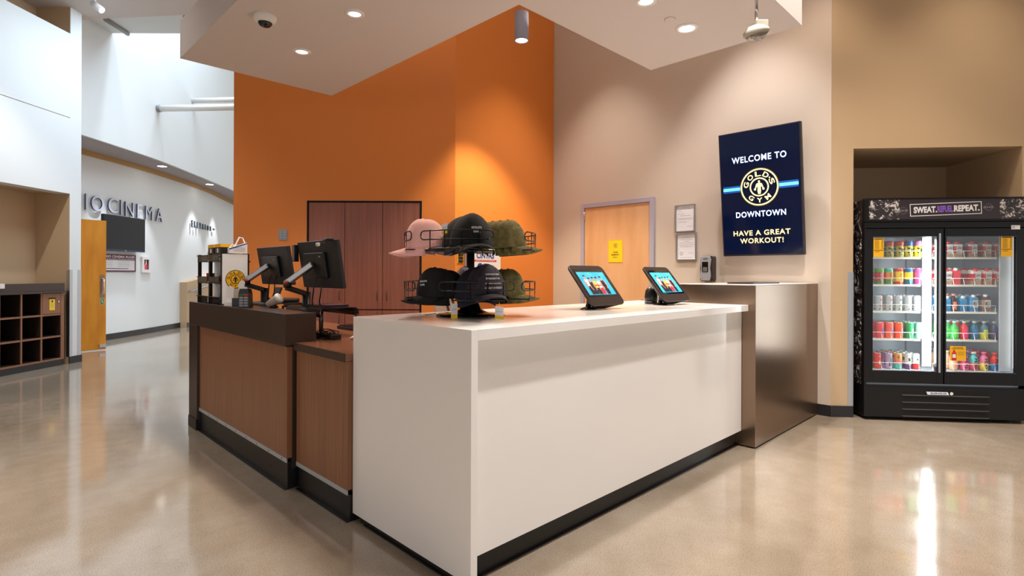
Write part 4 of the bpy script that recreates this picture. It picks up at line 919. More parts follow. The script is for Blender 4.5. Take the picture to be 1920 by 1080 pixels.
# wall screen
yl, yr, zb_, ztp = 2.436, 1.678, 1.467, 2.667; xb, xt = 5.43, 5.30
t = thing('wall_screen', 'tilted portrait screen with glowing welcome message on tan wall', 'screen', (WX, (yl + yr) / 2, 2.05))
oc = V(((xb + xt) / 2, (yl + yr) / 2, (zb_ + ztp) / 2)); up_ = V((xt - xb, 0, ztp - zb_)); hh = up_.length / 2; ww = (yl - yr) / 2
Ft = frame(oc, (0, -1, 0), up_)
mb = MB(); mb.M = Ft; mb.box(-ww, ww, -hh, hh, -.05, 0, 'charcoal'); mb.build('housing', t, bev=.004, world=True)
mb = MB(); mb.M = Ft; mb.box(-ww * .85, ww * .97, -hh * .93, hh * .8, -.085, -.05, 'dark_brown'); mb.build('rear_cover', t, bev=.01, world=True)
mb = MB(); mb.M = Ft; mb.box(-ww + .012, ww - .012, -hh + .016, hh - .012, .0001, .001, 'tv_screen'); scn = mb.build('screen', t, world=True)
mb = MB(); mb.M = Ft @ MX.Translation(V((0, 0, .0012)))
def vpos(f): return hh - 2 * hh * f
SPC[0] = 1.13
for s_, f, wd, hg, g in (('WELCOME TO', .225, .505, .058, 'w'), ('DOWNTOWN', .665, .465, .054, 'w'), ('HAVE A GREAT', .815, .53, .048, 'g'), ('WORKOUT!', .878, .405, .048, 'g')):
    mb = MB(); mb.M = Ft @ MX.Translation(V((0, 0, .0012))); y = vpos(f); mb.text(s_, T_(0, y), width=wd * 1.012, height=hg * 1.15, m='halo_blue' if g == 'w' else 'halo_gold', off=.035, lift=.0003); mb.text(s_, T_(0, y), width=wd, height=hg, m='glow_white' if g == 'w' else 'glow_gold', off=.012, lift=.0009); mb.build('message_line', scn, world=True)
SPC[0] = 1.0; y = vpos(.455); mb = MB(); mb.M = Ft @ MX.Translation(V((0, 0, .0012))); mb.rect(MX.Identity(4), -ww + .03, ww - .03, y - .032, y + .032, 'halo_blue', .0001); mb.rect(MX.Identity(4), -ww + .03, ww - .03, y - .014, y + .014, 'glow_cyan', .0004)
mb.build('cyan_stripe', scn, world=True)
mb = MB(); mb.M = Ft @ MX.Translation(V((0, 0, .0024))); mb.disc(T_(0, y), 0, .182, 'halo_gold', .0002); logo(mb, T_(0, y), .175, 'tv_screen', 'glow_gold', 'glow_gold', .0006); mb.build('emblem', scn, world=True)
mb = MB(); mb.box(5.39, WX - .001, 1.9, 2.2, 1.85, 2.2, 'black_plastic'); mb.build('wall_bracket', t, world=True)

# =================================================================== DRINKS COOLER
F0 = pz(1620, 787, 0); fa = math.radians(-50.87); FM = MX.Translation(F0) @ MX.Rotation(fa, 4, 'Z')
ft = V((math.cos(fa), math.sin(fa), 0)); fn = V((-ft.y, ft.x, 0))
def fpx(px, py, yo):
    p = pl(px, py, F0 + fn * yo, fn) - F0; return p.dot(ft), p.z
ck = thing('drinks_cooler', 'tall black two door glass drinks cooler in the wall niche', 'refrigerator', F0, fa)
FWd = 1.34
mb = MB(); mb.box(0, FWd, .0, .78, .03, .305, 'cooler_black')
for x in (.08, FWd - .1): mb.cyl((x, .1, 0), (x, .1, .03), .03, 'black_plastic', 12); mb.cyl((x, .7, 0), (x, .7, .03), .03, 'black_plastic', 12)
base = mb.build('base', ck, bev=.004)
for k in range(4):
    z = .237 - k * .0615; mb = MB()
    mb.add([(.330, -.0005, z + .034), (1.0, -.0005, z + .034), (1.025, -.0005, z - .006), (.305, -.0005, z - .006)], [(0, 3, 2, 1)], 'shadow_slot')
    mb.add([(.305, -.001, z - .004), (1.025, -.001, z - .004), (1.01, -.012, z - .010), (.32, -.012, z - .010), (1.025, -.001, z - .014), (.305, -.001, z - .014)], [(0, 3, 2, 1), (5, 4, 2, 3)], 'louvre_lip'); mb.build('louvre', base)
mb = MB(); Fg = frame((.60, -.0135, .252), (1, 0, 0), (0, 0, 1), (0, -1, 0)); mb.M = Fg; mb.flat(MX.Identity(4), [(-.085, -.013), (.09, -.013), (.08, .013), (-.095, .013)], 'paper', .0); mb.text('BEVERAGE-AIR', T_(0.005, 0), width=.13, height=.013, m='blue_ink', off=.03, lift=.001); mb.disc(T_(.11, 0), 0, .014, 'white_plastic', .0, 16); mb.build('maker_badge', base)
# cabinet shell
mb = MB(); mb.box(0, .045, .052, .78, .305, 1.955, 'splatter_side'); mb.build('side_panel', ck, bev=.003)
mb = MB(); mb.box(FWd - .045, FWd, .052, .78, .305, 1.955, 'cooler_black'); mb.build('side_panel', ck)
mb = MB(); mb.box(.046, FWd - .046, .74, .78, .305, 1.94, 'liner'); mb.box(.046, FWd - .046, .06, .74, 1.66, 1.955, 'cooler_black'); mb.box(.046, FWd - .046, .06, .74, .306, .43, 'liner')
mb.box(.0455, .052, .06, .74, .43, 1.66, 'liner'); mb.box(FWd - .052, FWd - .0455, .06, .74, .43, 1.66, 'liner'); mb.build('interior_liner', ck)
mb = MB(); mb.box(0, FWd, -.012, .052, 1.752, 1.963, 'cooler_black'); hd = mb.build('header', ck, bev=.006)
mb = MB(); mb.box(.03, .28, -.0145, -.0121, 1.775, 1.945, 'splatter'); mb.box(.2801, 1.09, -.0145, -.0121, 1.775, 1.945, 'header_print'); mb.box(1.0901, 1.32, -.0145, -.0121, 1.775, 1.945, 'splatter'); mb.build('header_print', hd)
mb = MB(); Fh = frame((.655, -.0146, 1.862), (1, 0, 0), (0, 0, 1), (0, -1, 0)) @ MX.Rotation(.035, 4, 'Z'); mb.M = Fh
for a in ((-.29, .29, .048, .054), (-.29, .29, -.054, -.048), (-.29, -.284, -.048, .048), (.284, .29, -.048, .048)): mb.rect(MX.Identity(4), *a, 'paper', .001)
mb.text('SWEAT.', T_(-.165, 0), width=.19, height=.056, m='paper', off=.045); mb.text('REPEAT.', T_(.17, .0), width=.205, height=.056, m='paper', off=.045)
mat('purple_ink', (140, 96, 200), .5); mb.text('REFUEL.', T_(.0, .0), width=.132, height=.056, m='purple_ink', off=.045)
for cx_ in (-.345, .345):
    for k in range(16):
        a = 2 * math.pi * k / 16; mb.flat(T_(cx_, 0) @ MX.Rotation(a, 4, 'Z'), [(.024, -.001), (.034, -.001), (.034, .001), (.024, .001)], 'grey_ink', .001)
    for k in range(6): mb.rect(T_(cx_, 0), -.04 + k * .014, -.034 + k * .014, -.008, .008, 'grey_ink', .001)
mb.build('slogan', hd)
mb = MB(); mb.box(0, FWd, .0, .052, 1.70, 1.7515, 'cooler_black'); mb.box(0, .012, 0, .052, .3055, 1.70, 'cooler_black'); mb.box(FWd - .012, FWd, 0, .052, .3055, 1.70, 'cooler_black'); mb.build('front_frame', ck, bev=.002)
mb = MB(); mb.rect(frame((1.225, -.0005, 1.70), (1, 0, 0), (0, 0, 1), (0, -1, 0)), -.035, .035, -.018, .018, 'paper', .0005)
for k in range(3): mb.rect(frame((1.215, -.0005, 1.70), (1, 0, 0), (0, 0, 1), (0, -1, 0)), -.02, .005, -.01 + k * .008, -.007 + k * .008, 'grey_ink', .001)
mb.build('small_label', ck)
for (a, b_, g0, g1) in ((.014, .655, .074, .600), (.66, 1.325, .674, 1.233)):
    yo = 0.0 if a > .5 else .006; mb = MB(); dz0, dz1, gz0, gz1 = .33, 1.695, .439, 1.622
    mb.box(a, g0, yo, yo + .035, dz0, dz1, 'cooler_black'); mb.box(g1, b_, yo, yo + .035, dz0, dz1, 'cooler_black'); mb.box(g0, g1, yo, yo + .035, dz0, gz0, 'cooler_black'); mb.box(g0, g1, yo, yo + .035, gz1, dz1, 'cooler_black')
    if a < .5: mb.box(g1 + .012, g1 + .03, yo - .005, yo, gz0 - .01, gz1 + .03, 'alu')
    d = mb.build('sliding_door', ck, bev=.003)
    mb = MB(); mb.box(g0, g1, yo + .015, yo + .019, gz0, gz1, 'cooler_glass'); mb.build('glass_pane', d)
    mb = MB(); mb.box(g0, g1, yo + .001, yo + .006, gz0 - .004, gz0, 'alu'); mb.box(g0, g1, yo + .001, yo + .006, gz1, gz1 + .004, 'alu'); mb.box(g0 - .004, g0, yo + .001, yo + .006, gz0, gz1, 'black_plastic'); mb.build('glazing_bead', d)
def card(s0, s1, z0, z1, lab, kind):
    sc_ = (s0 + s1) / 2; zc = (z0 + z1) / 2; yo = .004; P = FM @ V((sc_, yo, zc)); t = thing('price_card', lab, 'card', P, fa); mb = MB(); mb.box(-(s1 - s0) / 2, (s1 - s0) / 2, 0, .0012, -(z1 - z0) / 2, (z1 - z0) / 2, 'gold_yellow'); mb.build('card', t)
    Fc = frame((0, -.0003, 0), (1, 0, 0), (0, 0, 1), (0, -1, 0)); mb = MB(); w2, h2 = (s1 - s0) / 2, (z1 - z0) / 2
    if kind == 0:
        mb.rect(Fc, -w2 * .9, w2 * .9, h2 * .86, h2 * .95, 'ink'); mb.rect(Fc, -w2 * .9, w2 * .9, -h2 * .30, -h2 * .25, 'ink')
        for k in range(8): mb.rect(Fc, -w2 * .8, w2 * .1, h2 * (.72 - k * .12), h2 * (.75 - k * .12), 'ink'); mb.rect(Fc, w2 * .6, w2 * .85, h2 * (.71 - k * .12), h2 * (.76 - k * .12), 'ink')
        mb.rect(Fc, -w2 * .8, w2 * .2, -h2 * .45, -h2 * .41, 'ink')
    else:
        mb.text('NOW BETTER', Fc @ T_(0, h2 * .82), width=w2 * 1.2, height=h2 * .12, m='ink', off=.02); mb.text('LEAN PROTEIN', Fc @ T_(0, h2 * .64), width=w2 * 1.5, height=h2 * .12, m='ink', off=.02)
        for k in range(3): mb.rect(Fc, 0, w2 * .8, h2 * (.2 - k * .2), h2 * (.23 - k * .2), 'ink')
        mb.rect(Fc, -w2 * .78, -w2 * .2, -h2 * .95, h2 * .15, 'red'); mb.rect(Fc, -w2 * .7, -w2 * .28, -h2 * .6, -h2 * .1, 'paper', .001); mb.disc(Fc @ T_(-w2 * .5, h2 * .3), 0, w2 * .16, 'red', .001, 14)
    mb.build('print', t)
a = fpx(1638, 446, 0); b_ = fpx(1657, 482, 0); card(a[0] + .002, b_[0], b_[1], a[1] - .002, 'yellow price card on the left cooler door', 0)
a = fpx(1878, 443, 0); b_ = fpx(1899, 481, 0); card(a[0], b_[0], b_[1], a[1], 'yellow price card at top right of the right cooler door', 0)
a = fpx(1782, 649, 0); b_ = fpx(1811.5, 677, 0); card(a[0], b_[0], b_[1], a[1], 'yellow advert card low on the right cooler door', 1)
# LED strips
mb = MB(); mb.box(.545, .612, .10, .115, .47, 1.62, 'led'); mb.build('light_strip', ck)
mb = MB(); mb.box(1.262, 1.285, .06, .075, .47, 1.62, 'lamp_dim'); mb.build('light_strip', ck)
mb = MB(); mb.box(1.17, 1.262, .10, .106, .44, 1.65, 'liner'); mb.build('liner_flange', ck)
lamp('AREA', 'cooler_lamp', FM @ V((.585, .095, 1.05)), 9, (.92, .97, 1), .04, tgt=FM @ V((.585, -1, 1.05)), sy=1.1)
for xx, tx in ((.54, .2), (.62, 1.0)): lamp('AREA', 'cooler_lamp', FM @ V((xx, .085, 1.05)), 2.8, (.94, .98, 1), .05, tgt=FM @ V((tx, .3, 1.05)), sy=1.1)
# shelves
YS = .13
zl = [fpx(1690, y, YS)[1] for y in (482.5, 533.5, 583.5, 635.2)] + [.4325]
for side, (sa, sb) in enumerate(((.055, .535), (.64, 1.165))):
    for k in range(4):
        z = zl[k]; mb = MB(); mb.box(sa, sb, YS, .70, z - .006, z - .002, 'shelf_white'); mb.box(sa, sb, YS - .008, YS, z - .016, z + .002, 'shelf_white'); sh = mb.build('shelf', ck)
    for k in range(5):
        z = zl[k]; mb = MB(); hgt = .058
        pts = [(sa + .004, YS + .004, z), (sa + .004, YS + .002, z + hgt), (sb - .004, YS + .002, z + hgt), (sb - .004, YS + .004, z)]; mb.tube(pts, .0028, 'shelf_white', 6)
        for j in range(1, 6): s_ = sa + (sb - sa) * j / 6; mb.tube([(s_ - .006, YS + .002, z + hgt), (s_, YS - .004, z)], .0026, 'shelf_white', 6)
        mb.tube([(sb - .004, YS + .002, z + hgt), (sb - .004, .5, z + hgt)], .0022, 'shelf_white', 6); mb.build('wire_guard', ck)
for s_ in (.12, .26, .76, 1.12):
    mb = MB(); mb.box(s_ - .006, s_ + .006, .73, .739, .44, 1.64, 'grey_plastic'); mb.build('shelf_rail', ck)
# ---- drinks
_mc = {}
def cm(c, rough=.3, metal=0.):
    k = 'ink_%d_%d_%d' % c
    if k not in MT: mat(k, c, rough, metal)
    return k
mat('lid_metal', (206, 206, 210), .3, metal=.8)
def mk_can(bands, r=.031, h=.15, word=None, wc=(20, 20, 24), blob=None):
    t = bpy.data.objects.new('drink_can', None); C.objects.link(t); t.empty_display_size = .02; TW[t.name] = MX.Identity(4); t['category'] = 'drink can'
    mb = MB(); z = 0
    tot = sum(b_[1] for b_ in bands); prof = [(r * .82, .0005), (r, .007)]
    cur = .007
    mb.lathe(prof, cm(bands[0][0]), 20)
    for c, f in bands:
        z1 = cur + f / tot * (h - .018); mb.lathe([(r, cur), (r, z1)], cm(c), 20, caps=False); cur = z1
    mb.lathe([(r, cur), (r * .84, h - .002)], cm(bands[-1][0]), 20, caps=False); mb.build('body', t)
    mb = MB(); mb.lathe([(r * .86, h - .003), (r * .86, h), (r * .80, h), (r * .78, h - .003), (0, h - .003)], 'lid_metal', 20, caps=False); mb.box(-.006, .006, -.010, .008, h - .003, h - .001, 'lid_metal'); mb.build('lid', t)
    if word:
        mb = MB()
        def bend(x, y): a = -math.pi / 2 + (y) / r; return V(((r + .0006) * math.cos(a), (r + .0006) * math.sin(a), h * .5 + x))
        mb.text(word, None, width=h * .55, height=r * .62, m=cm(wc), off=.03, bend=bend); mb.build('label', t)
    elif blob:
        mb = MB()
        for (a, z, w_, hh_, c) in blob:
            n = 5; vs_ = [((r + .0005) * math.cos(-math.pi / 2 + a + w_ * (i / n - .5)), (r + .0005) * math.sin(-math.pi / 2 + a + w_ * (i / n - .5)), z * h + s_ * hh_ * h / 2 + .02 * math.sin(i + a * 9) * h) for s_ in (-1, 1) for i in range(n + 1)]
            mb.add(vs_, [(i, i + 1, n + 2 + i, n + 1 + i) for i in range(n)], cm(c))
        mb.build('label', t)
    return t
def mk_carton(body, mid_, capc, word=None, h=.135, w_=.034, top=(232, 230, 228)):
    t = bpy.data.objects.new('drink_carton', None); C.objects.link(t); TW[t.name] = MX.Identity(4); t['category'] = 'drink carton'
    mb = MB(); z1, z2, z3 = h * .28, h * .74, h * .86
    mb.box(-w_, w_, -w_, w_, .0005, z1, cm(body)); mb.box(-w_, w_, -w_, w_, z1, z2, cm(mid_)); mb.box(-w_, w_, -w_, w_, z2, z3, cm(top))
    mb.add([(-w_, -w_, z3), (w_, -w_, z3), (w_, w_, z3), (-w_, w_, z3), (-w_ * .9, 0, h), (w_ * .9, 0, h), (w_ * .9, w_, h), (-w_ * .9, w_, h)], [(0, 1, 5, 4), (1, 2, 6, 5), (2, 3, 7, 6), (3, 0, 4, 7), (4, 5, 6, 7)], cm(top)); mb.build('body', t)
    mb = MB(); mb.M = MX.Translation(V((0, -w_ * .35, h * .95))) @ MX.Rotation(.5, 4, 'X'); mb.lathe([(.017, -.004), (.017, .012), (.013, .017), (0, .017)], cm(capc), 18); mb.build('cap', t)
    if word:
        mb = MB(); Fc = frame((.004, -w_ - .0003, 0), (1, 0, 0), (0, 0, 1), (0, -1, 0)); ls = word.split('|')
        mb.rect(Fc, -w_ * .55, w_ * .8, z1, z2 * .98, cm((236, 234, 232)), .0004)
        for i, s_ in enumerate(ls): mb.text(s_, Fc @ T_(.004, z1 + (z2 - z1) * (1 - (i + .5) / len(ls))), width=w_ * 1.1, height=(z2 - z1) / len(ls) * .7, m=cm((60, 20, 26)), off=.03, lift=.001)
        mb.build('label', t)
    return t
def mk_bottle(c, capc, h=.165, r=.031, glass=False, top=None, word=None, wc=(20, 20, 24), lab=None):
    t = bpy.data.objects.new('drink_bottle', None); C.objects.link(t); TW[t.name] = MX.Identity(4); t['category'] = 'drink bottle'
    mb = MB(); mb.lathe([(r * .9, .0005), (r, .006), (r, h * .40)], cm(c, .15), 22); mb.lathe([(r, h * .40), (r, h * .60), (r * .86, h * .70), (r * .48, h * .80), (r * .42, h * .84)], cm(top or c, .15), 22, caps=False)
    mb.lathe([(r * .42, h * .84), (r * .42, h * .9)], cm(top or c), 18); mb.build('body', t)
    mb = MB(); cr = r * (.50 if glass else .62); mb.lathe([(cr, h * .88), (cr, h * .985), (cr * .85, h), (0, h)], cm(capc), 20); mb.build('cap', t)
    if word:
        mb = MB()
        def bend(x, y): a = -math.pi / 2 + y / r; return V(((r + .0006) * math.cos(a), (r + .0006) * math.sin(a), h * .38 - x))
        mb.text(word, None, width=h * .56, height=r * .75, m=cm(wc), off=.06, bend=bend); mb.build('label', t)
    if lab:
        mb = MB(); n = 6
        vs_ = [((r + .0006) * math.cos(-math.pi / 2 + 1.2 * (i / n - .5)), (r + .0006) * math.sin(-math.pi / 2 + 1.2 * (i / n - .5)), z) for z in (h * .12, h * .55) for i in range(n + 1)]
        mb.add(vs_, [(i, i + 1, n + 2 + i, n + 1 + i) for i in range(n)], cm(lab)); mb.build('label', t)
    return t
Y_, K_ = (236, 220, 40), (26, 26, 30)
def sc4(top): return mk_can([(Y_, .74), (top, .26)], .031, .15, blob=[(-.5, .55, .7, .10, K_), (.35, .45, .8, .22, K_), (-.45, .3, .6, .08, K_), (.5, .66, .4, .12, K_), (-.2, .16, .7, .06, (60, 90, 60))])
def wh(c): return mk_can([((196, 202, 206), 1)], .027, .142, blob=[(.3, .72, .6, .10, c), (0, .34, .5, .12, c), (-.2, .12, .5, .06, (60, 60, 60))])
def cl_(c, c2): return mk_can([(c, 1)], .031, .147, blob=[(.4, .45, .5, .35, c2)])
def fl(bands, bl): return mk_can(bands, .027, .142, blob=bl)
def carton(c): return mk_carton((190, 150, 120), c, (222, 34, 44), 'LEAN|BODY')
SH = [  # (label colour words, maker, px columns) per shelf, left side
 [('yellow red topped', sc4((226, 60, 60)), 1668), ('yellow and red', sc4((236, 60, 44)), 1687), ('yellow and blue', sc4((20, 90, 170)), 1704), ('pink and yellow', sc4((206, 110, 160)), 1722), ('yellow edge', sc4((240, 210, 60)), 1650)],
 [('red and green', mk_can([((80, 170, 60), .16), ((226, 50, 40), .66), ((120, 200, 80), .18)], .031, .148, 'GHOST', (240, 240, 236)), 1650), ('orange', mk_can([((90, 150, 70), .3), ((246, 150, 50), .5), ((80, 190, 150), .2)], .031, .148, 'GHOST', (60, 50, 30)), 1667), ('yellow and red lettered', mk_can([((224, 50, 40), .15), ((252, 216, 20), .7), ((224, 60, 40), .15)], .031, .148, 'GHOST', (200, 30, 30)), 1686), ('blue and yellow', mk_can([((20, 110, 150), .3), ((250, 220, 30), .5), ((20, 100, 170), .2)], .031, .148, blob=[(.3, .3, .5, .2, (40, 160, 170))]), 1704), ('magenta', mk_can([((206, 70, 140), 1)], .031, .148, blob=[(.2, .5, .6, .4, (240, 160, 200))]), 1722)],
 [('white red marked', wh((230, 60, 50)), 1648), ('white crimson marked', wh((220, 40, 60)), 1667), ('white black marked', wh((50, 40, 60)), 1685), ('white orange marked', wh((246, 150, 70)), 1703), ('white pink marked', wh((230, 90, 130)), 1720)],
 [('coral red', cl_((244, 80, 84), (80, 100, 190)), 1650), ('salmon', cl_((250, 110, 90), (90, 120, 200)), 1668), ('bright orange', cl_((252, 96, 44), (120, 130, 200)), 1686), ('green', cl_((20, 160, 90), (160, 220, 180)), 1706), ('mint and white', mk_can([((160, 210, 196), 1)], .031, .147, blob=[(.4, .5, .9, .8, (226, 234, 232)), (-.3, .25, .3, .1, (0, 130, 180))]), 1724)],
 [('red lettered', fl([((238, 70, 56), 1)], [(.2, .4, .5, .2, (250, 230, 230)), (.3, .8, .8, .03, (250, 220, 220))]), 1646), ('lilac', fl([((190, 160, 200), 1)], [(.3, .55, .6, .3, (60, 150, 140)), (.0, .3, .8, .25, (80, 60, 100))]), 1667), ('orange and teal', fl([((80, 200, 180), .28), ((226, 130, 120), .32), ((230, 150, 60), .4)], [(-.4, .75, .4, .15, (60, 90, 110)), (.2, .4, .6, .12, (230, 60, 110))]), 1685), ('silver and purple', fl([((110, 40, 120), .3), ((206, 210, 206), .7)], [(0, .6, .7, .2, (30, 30, 30)), (0, .3, .7, .1, (120, 190, 90))]), 1703), ('silver and red', fl([((230, 50, 56), .35), ((210, 214, 212), .65)], [(0, .62, .6, .14, (30, 30, 30)), (.2, .32, .5, .12, (240, 90, 90))]), 1718)]]
SR = [
 [('red and white', carton((214, 30, 40)), 1775), ('white capped red', carton((220, 60, 60)), 1792), ('crimson banded', carton((200, 30, 60)), 1820), ('red banded mint', carton((216, 36, 44)), 1846), ('red banded vanilla', carton((226, 44, 44)), 1868)],
 [('red striped', carton((226, 60, 60)), 1773), ('solid pink red', mk_carton((230, 70, 80), (236, 56, 70), (244, 240, 240), None, .14, .030, (236, 60, 70)), 1790), ('tan based red', carton((210, 30, 50)), 1827), ('red centre', carton((224, 40, 50)), 1847), ('red right end', carton((226, 50, 44)), 1867)],
 [('dark brown', mk_bottle((60, 44, 40), (250, 140, 120), .16, .026, top=(40, 30, 30), lab=(240, 130, 90)), 1788), ('blue pillar', mk_carton((30, 120, 180), (40, 140, 200), (226, 232, 236), None, .13, .024, (60, 150, 200)), 1804), ('blue lettered', mk_carton((40, 130, 190), (90, 170, 220), (236, 238, 240), 'MILK', .14, .03, (60, 150, 210)), 1823), ('brown chocolate', mk_carton((140, 110, 100), (180, 150, 140), (240, 236, 234), 'MILK', .145, .034, (90, 66, 60)), 1845), ('blue leftmost', mk_carton((30, 120, 180), (40, 140, 200), (226, 232, 236), None, .13, .024, (60, 150, 200)), 1774)],
 [('green', mk_bottle((60, 190, 90), (206, 210, 212), .165, .031, True, (70, 180, 90), lab=(90, 220, 80)), 1790), ('red', mk_bottle((226, 34, 40), (206, 210, 212), .165, .031, True, (226, 50, 50), lab=(236, 30, 120)), 1808), ('blue', mk_bottle((14, 100, 140), (206, 210, 212), .165, .031, True, (20, 110, 140), lab=(0, 110, 190)), 1827), ('yellow', mk_bottle((206, 200, 40), (206, 210, 212), .165, .031, True, (90, 130, 150), lab=(210, 220, 60)), 1845), ('purple', mk_bottle((70, 70, 100), (206, 210, 212), .165, .031, True, (70, 80, 110), lab=(80, 50, 120)), 1864)],
 [('peach', mk_bottle((250, 200, 160), (240, 220, 190), .165, .031, top=(246, 210, 180), lab=(250, 190, 150)), 1788), ('magenta pink', mk_bottle((236, 90, 150), (150, 30, 80), .165, .031, top=(220, 70, 130), word='PRIME'), 1809), ('teal and pink', mk_bottle((226, 70, 110), (226, 226, 234), .165, .032, top=(90, 200, 200), word='PRIME'), 1826), ('pink and yellow', mk_bottle((240, 210, 50), (250, 120, 170), .165, .032, top=(244, 130, 170), word='PRIME'), 1845), ('red white and blue', mk_bottle((20, 120, 200), (250, 80, 70), .16, .032, top=(238, 60, 50), word='PRIME'), 1865)]]
NMS = ['top', 'second', 'third', 'fourth', 'bottom']; ROWN = ['front row', 'second row', 'third row', 'back row']
for side, (tab, nm) in enumerate(((SH, 'left'), (SR, 'right'))):
    for k, row in enumerate(tab):
        z = zl[k]
        for (words, proto, px) in row:
            s_, _ = fpx(px, 500, YS + .045); kind = proto['category'].split()[-1]
            for rr in range(4):
                if side and k == 2 and rr > 1 and 'brown' in words: continue
                loc = FM @ V((s_ - .004 * rr, YS + .045 + rr * .076, z)); lab = '%s %s, %s of %s shelf behind %s cooler door' % (words, kind, ROWN[rr], NMS[k], nm)
                g = 'drinks on the %s %s cooler shelf' % (NMS[k], nm)
                if rr == 0: proto.location = loc; proto.rotation_euler = (0, 0, fa); proto['label'] = lab; proto['group'] = g
                else: dup(proto, loc, fa, lab, g)

# =================================================================== LEFT WALL CUBBIES
cb = thing('cubby_shelf', 'brown open cubby shelf unit under dark top in the left niche', 'shelf', P0 + ld * -.28, la_ + math.pi)   # local x runs toward the viewer along the wall
def cl2(mb): return mb
# local frame: x = -ld, y = -ln (into the room)
U0, UL, UD = 0.0, 2.35, .38
mb = MB(); mb.box(0, UL, -UD, -.03, .001, .085, 'kick'); mb.build('plinth', cb)
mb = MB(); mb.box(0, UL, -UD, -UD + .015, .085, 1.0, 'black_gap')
mb.box(0, UL, -UD, -.012, .086, .108, 'cubby_shade'); mb.box(0, UL, -.012, .0, .086, .108, 'laminate')
for z in (.395, .695): mb.box(.02, UL, -UD, -.012, z, z + .022, 'cubby_shade'); mb.box(.02, UL, -.012, 0, z, z + .022, 'laminate')
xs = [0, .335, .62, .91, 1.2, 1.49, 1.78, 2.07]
mb.box(0, .05, -.012, 0, .108, 1.0, 'laminate'); mb.box(0, .05, -UD, -.0121, .108, 1.0, 'cubby_shade')
for x in xs[1:]: mb.box(x, x + .022, -UD, -.012, .108, 1.0, 'cubby_shade'); mb.box(x, x + .022, -.0119, -.0005, .108, 1.0, 'laminate')
mb.build('carcass', cb, bev=.001)
mb = MB(); mb.box(-.01, UL, -UD, .03, 1.0, 1.03, 'dark_metal_lam'); mb.build('worktop', cb, bev=.002)
mb = MB(); mb.box(-.01, UL, -.02, 0.0, 1.031, 1.135, 'dark_metal_lam'); mb.build('upstand', cb, bev=.002)
mb = MB(); mb.box(.055, .33, -.02, -.0, .722, .995, 'laminate'); dd = mb.build('locker_door', cb, bev=.001)
mb = MB(); Fl = frame((.19, .0005, .86), (-1, 0, 0), (0, 0, 1), (0, 1, 0)); mb.M = Fl; mb.rect(MX.Identity(4), -.055, .055, .062, .078, 'black_gap', .0005); mb.build('slot', dd)
mb = MB(); mb.M = Fl; mb.box(-.042, .042, -.09, .058, .0006, .002, 'yellow'); mb.disc(T_(0, .03), 0, .014, 'ink', .003, 16)
for y in (.0, -.02, -.035, -.05): mb.rect(MX.Identity(4), -.025, .025, y - .002, y + .002, 'grey_ink', .003)
mb.build('yellow_notice', dd); mb = MB(); mb.M = Fl; mb.cyl((.095, .02, 0), (.095, .02, .01), .009, 'chrome', 12); mb.build('lock', dd)
p = pl(3, 536, P0, ln); t = thing('wall_outlet', 'white outlet box on the dark upstand at the left frame edge', 'outlet', p, la_ + math.pi); mb = MB(); mb.box(-.03, .03, .001, .012, -.035, .025, 'white_plastic'); mb.build('cover', t, bev=.002)

# =================================================================== FAR WALL ITEMS
def onwall(px, py, P=low):
    r = ray(px, py); best = None
    for i in range(len(P) - 1):
        a, b_ = P[i], P[i + 1]; d = b_ - a; den = r.x * (-d.y) + d.x * r.y
        if abs(den) < 1e-9: continue
        tt = (a.x * (-d.y) + d.x * a.y) / den; s_ = (r.x * a.y - r.y * a.x) / den
        if -.001 <= s_ <= 1.001 and tt > 0 and (best is None or tt < best[0]): best = (tt, d.normalized())
    tt, d = best; return EYE + r * tt, d
def letters(word, cols, ytop, ybot, name, lab, wscale=.95, depth=.03, m='sign_metal', ms='sign_return'):
    p, d = onwall(cols[0], ytop); t = thing(name, lab, 'sign', p)
    for ch, px, in zip(word, cols):
        i = cols.index(px); f = i / (len(cols) - 1); a, d = onwall(px, ytop[0] + (ytop[1] - ytop[0]) * f if isinstance(ytop, tuple) else ytop); b_, _ = onwall(px, ybot[0] + (ybot[1] - ybot[0]) * f)
        hgt = (a.z - b_.z); n_ = V((d.y, -d.x, 0)); c_ = V((a.x, a.y, (a.z + b_.z) / 2)) + n_ * .03; gx0, gx1, gy0, gy1 = text_geo(ch, .0)[2]
        mb = MB()
        if ch == '>':
            Fq = frame(c_, d, (0, 0, 1), n_); mb.M = Fq; hh_ = hgt / 2; mb.box(-hh_ * 1.1, hh_ * .6, -.012, .012, 0, depth, m); mb.prism([(hh_ * .3, -hh_ * .5), (hh_ * 1.2, 0), (hh_ * .3, hh_ * .5)], 0, depth, m)
        else: mb.text(ch, frame(c_, d, (0, 0, 1), n_), width=hgt * (gx1 - gx0) / (gy1 - gy0) * wscale, height=hgt, m=m, depth=depth, m_side=ms, off=.0)
        mb.build('letter', t, world=True)
    return t
def letters2(word, cols, y0, y1, *a, **k):
    return letters(word, cols, y0, y1, *a, **k)
_ow = onwall
def onwall(px, py, P=low):
    if isinstance(py, tuple): py = py[0]
    return _ow(px, py, P)
letters('IOCINEMA', [157, 178, 207, 222.5, 238, 257, 275, 294], (363, 391), (393, 415.5), 'wall_lettering', 'large silver raised CINEMA lettering on the white corridor wall', .92)
letters('ELEVATOR>', [356.5, 361.5, 366.5, 371.5, 376.5, 381, 386, 391, 397], (413, 426), (426, 434), 'wall_lettering', 'small dark raised elevator lettering with arrow on corridor wall', .5, .03, 'sign_return', 'sign_return')
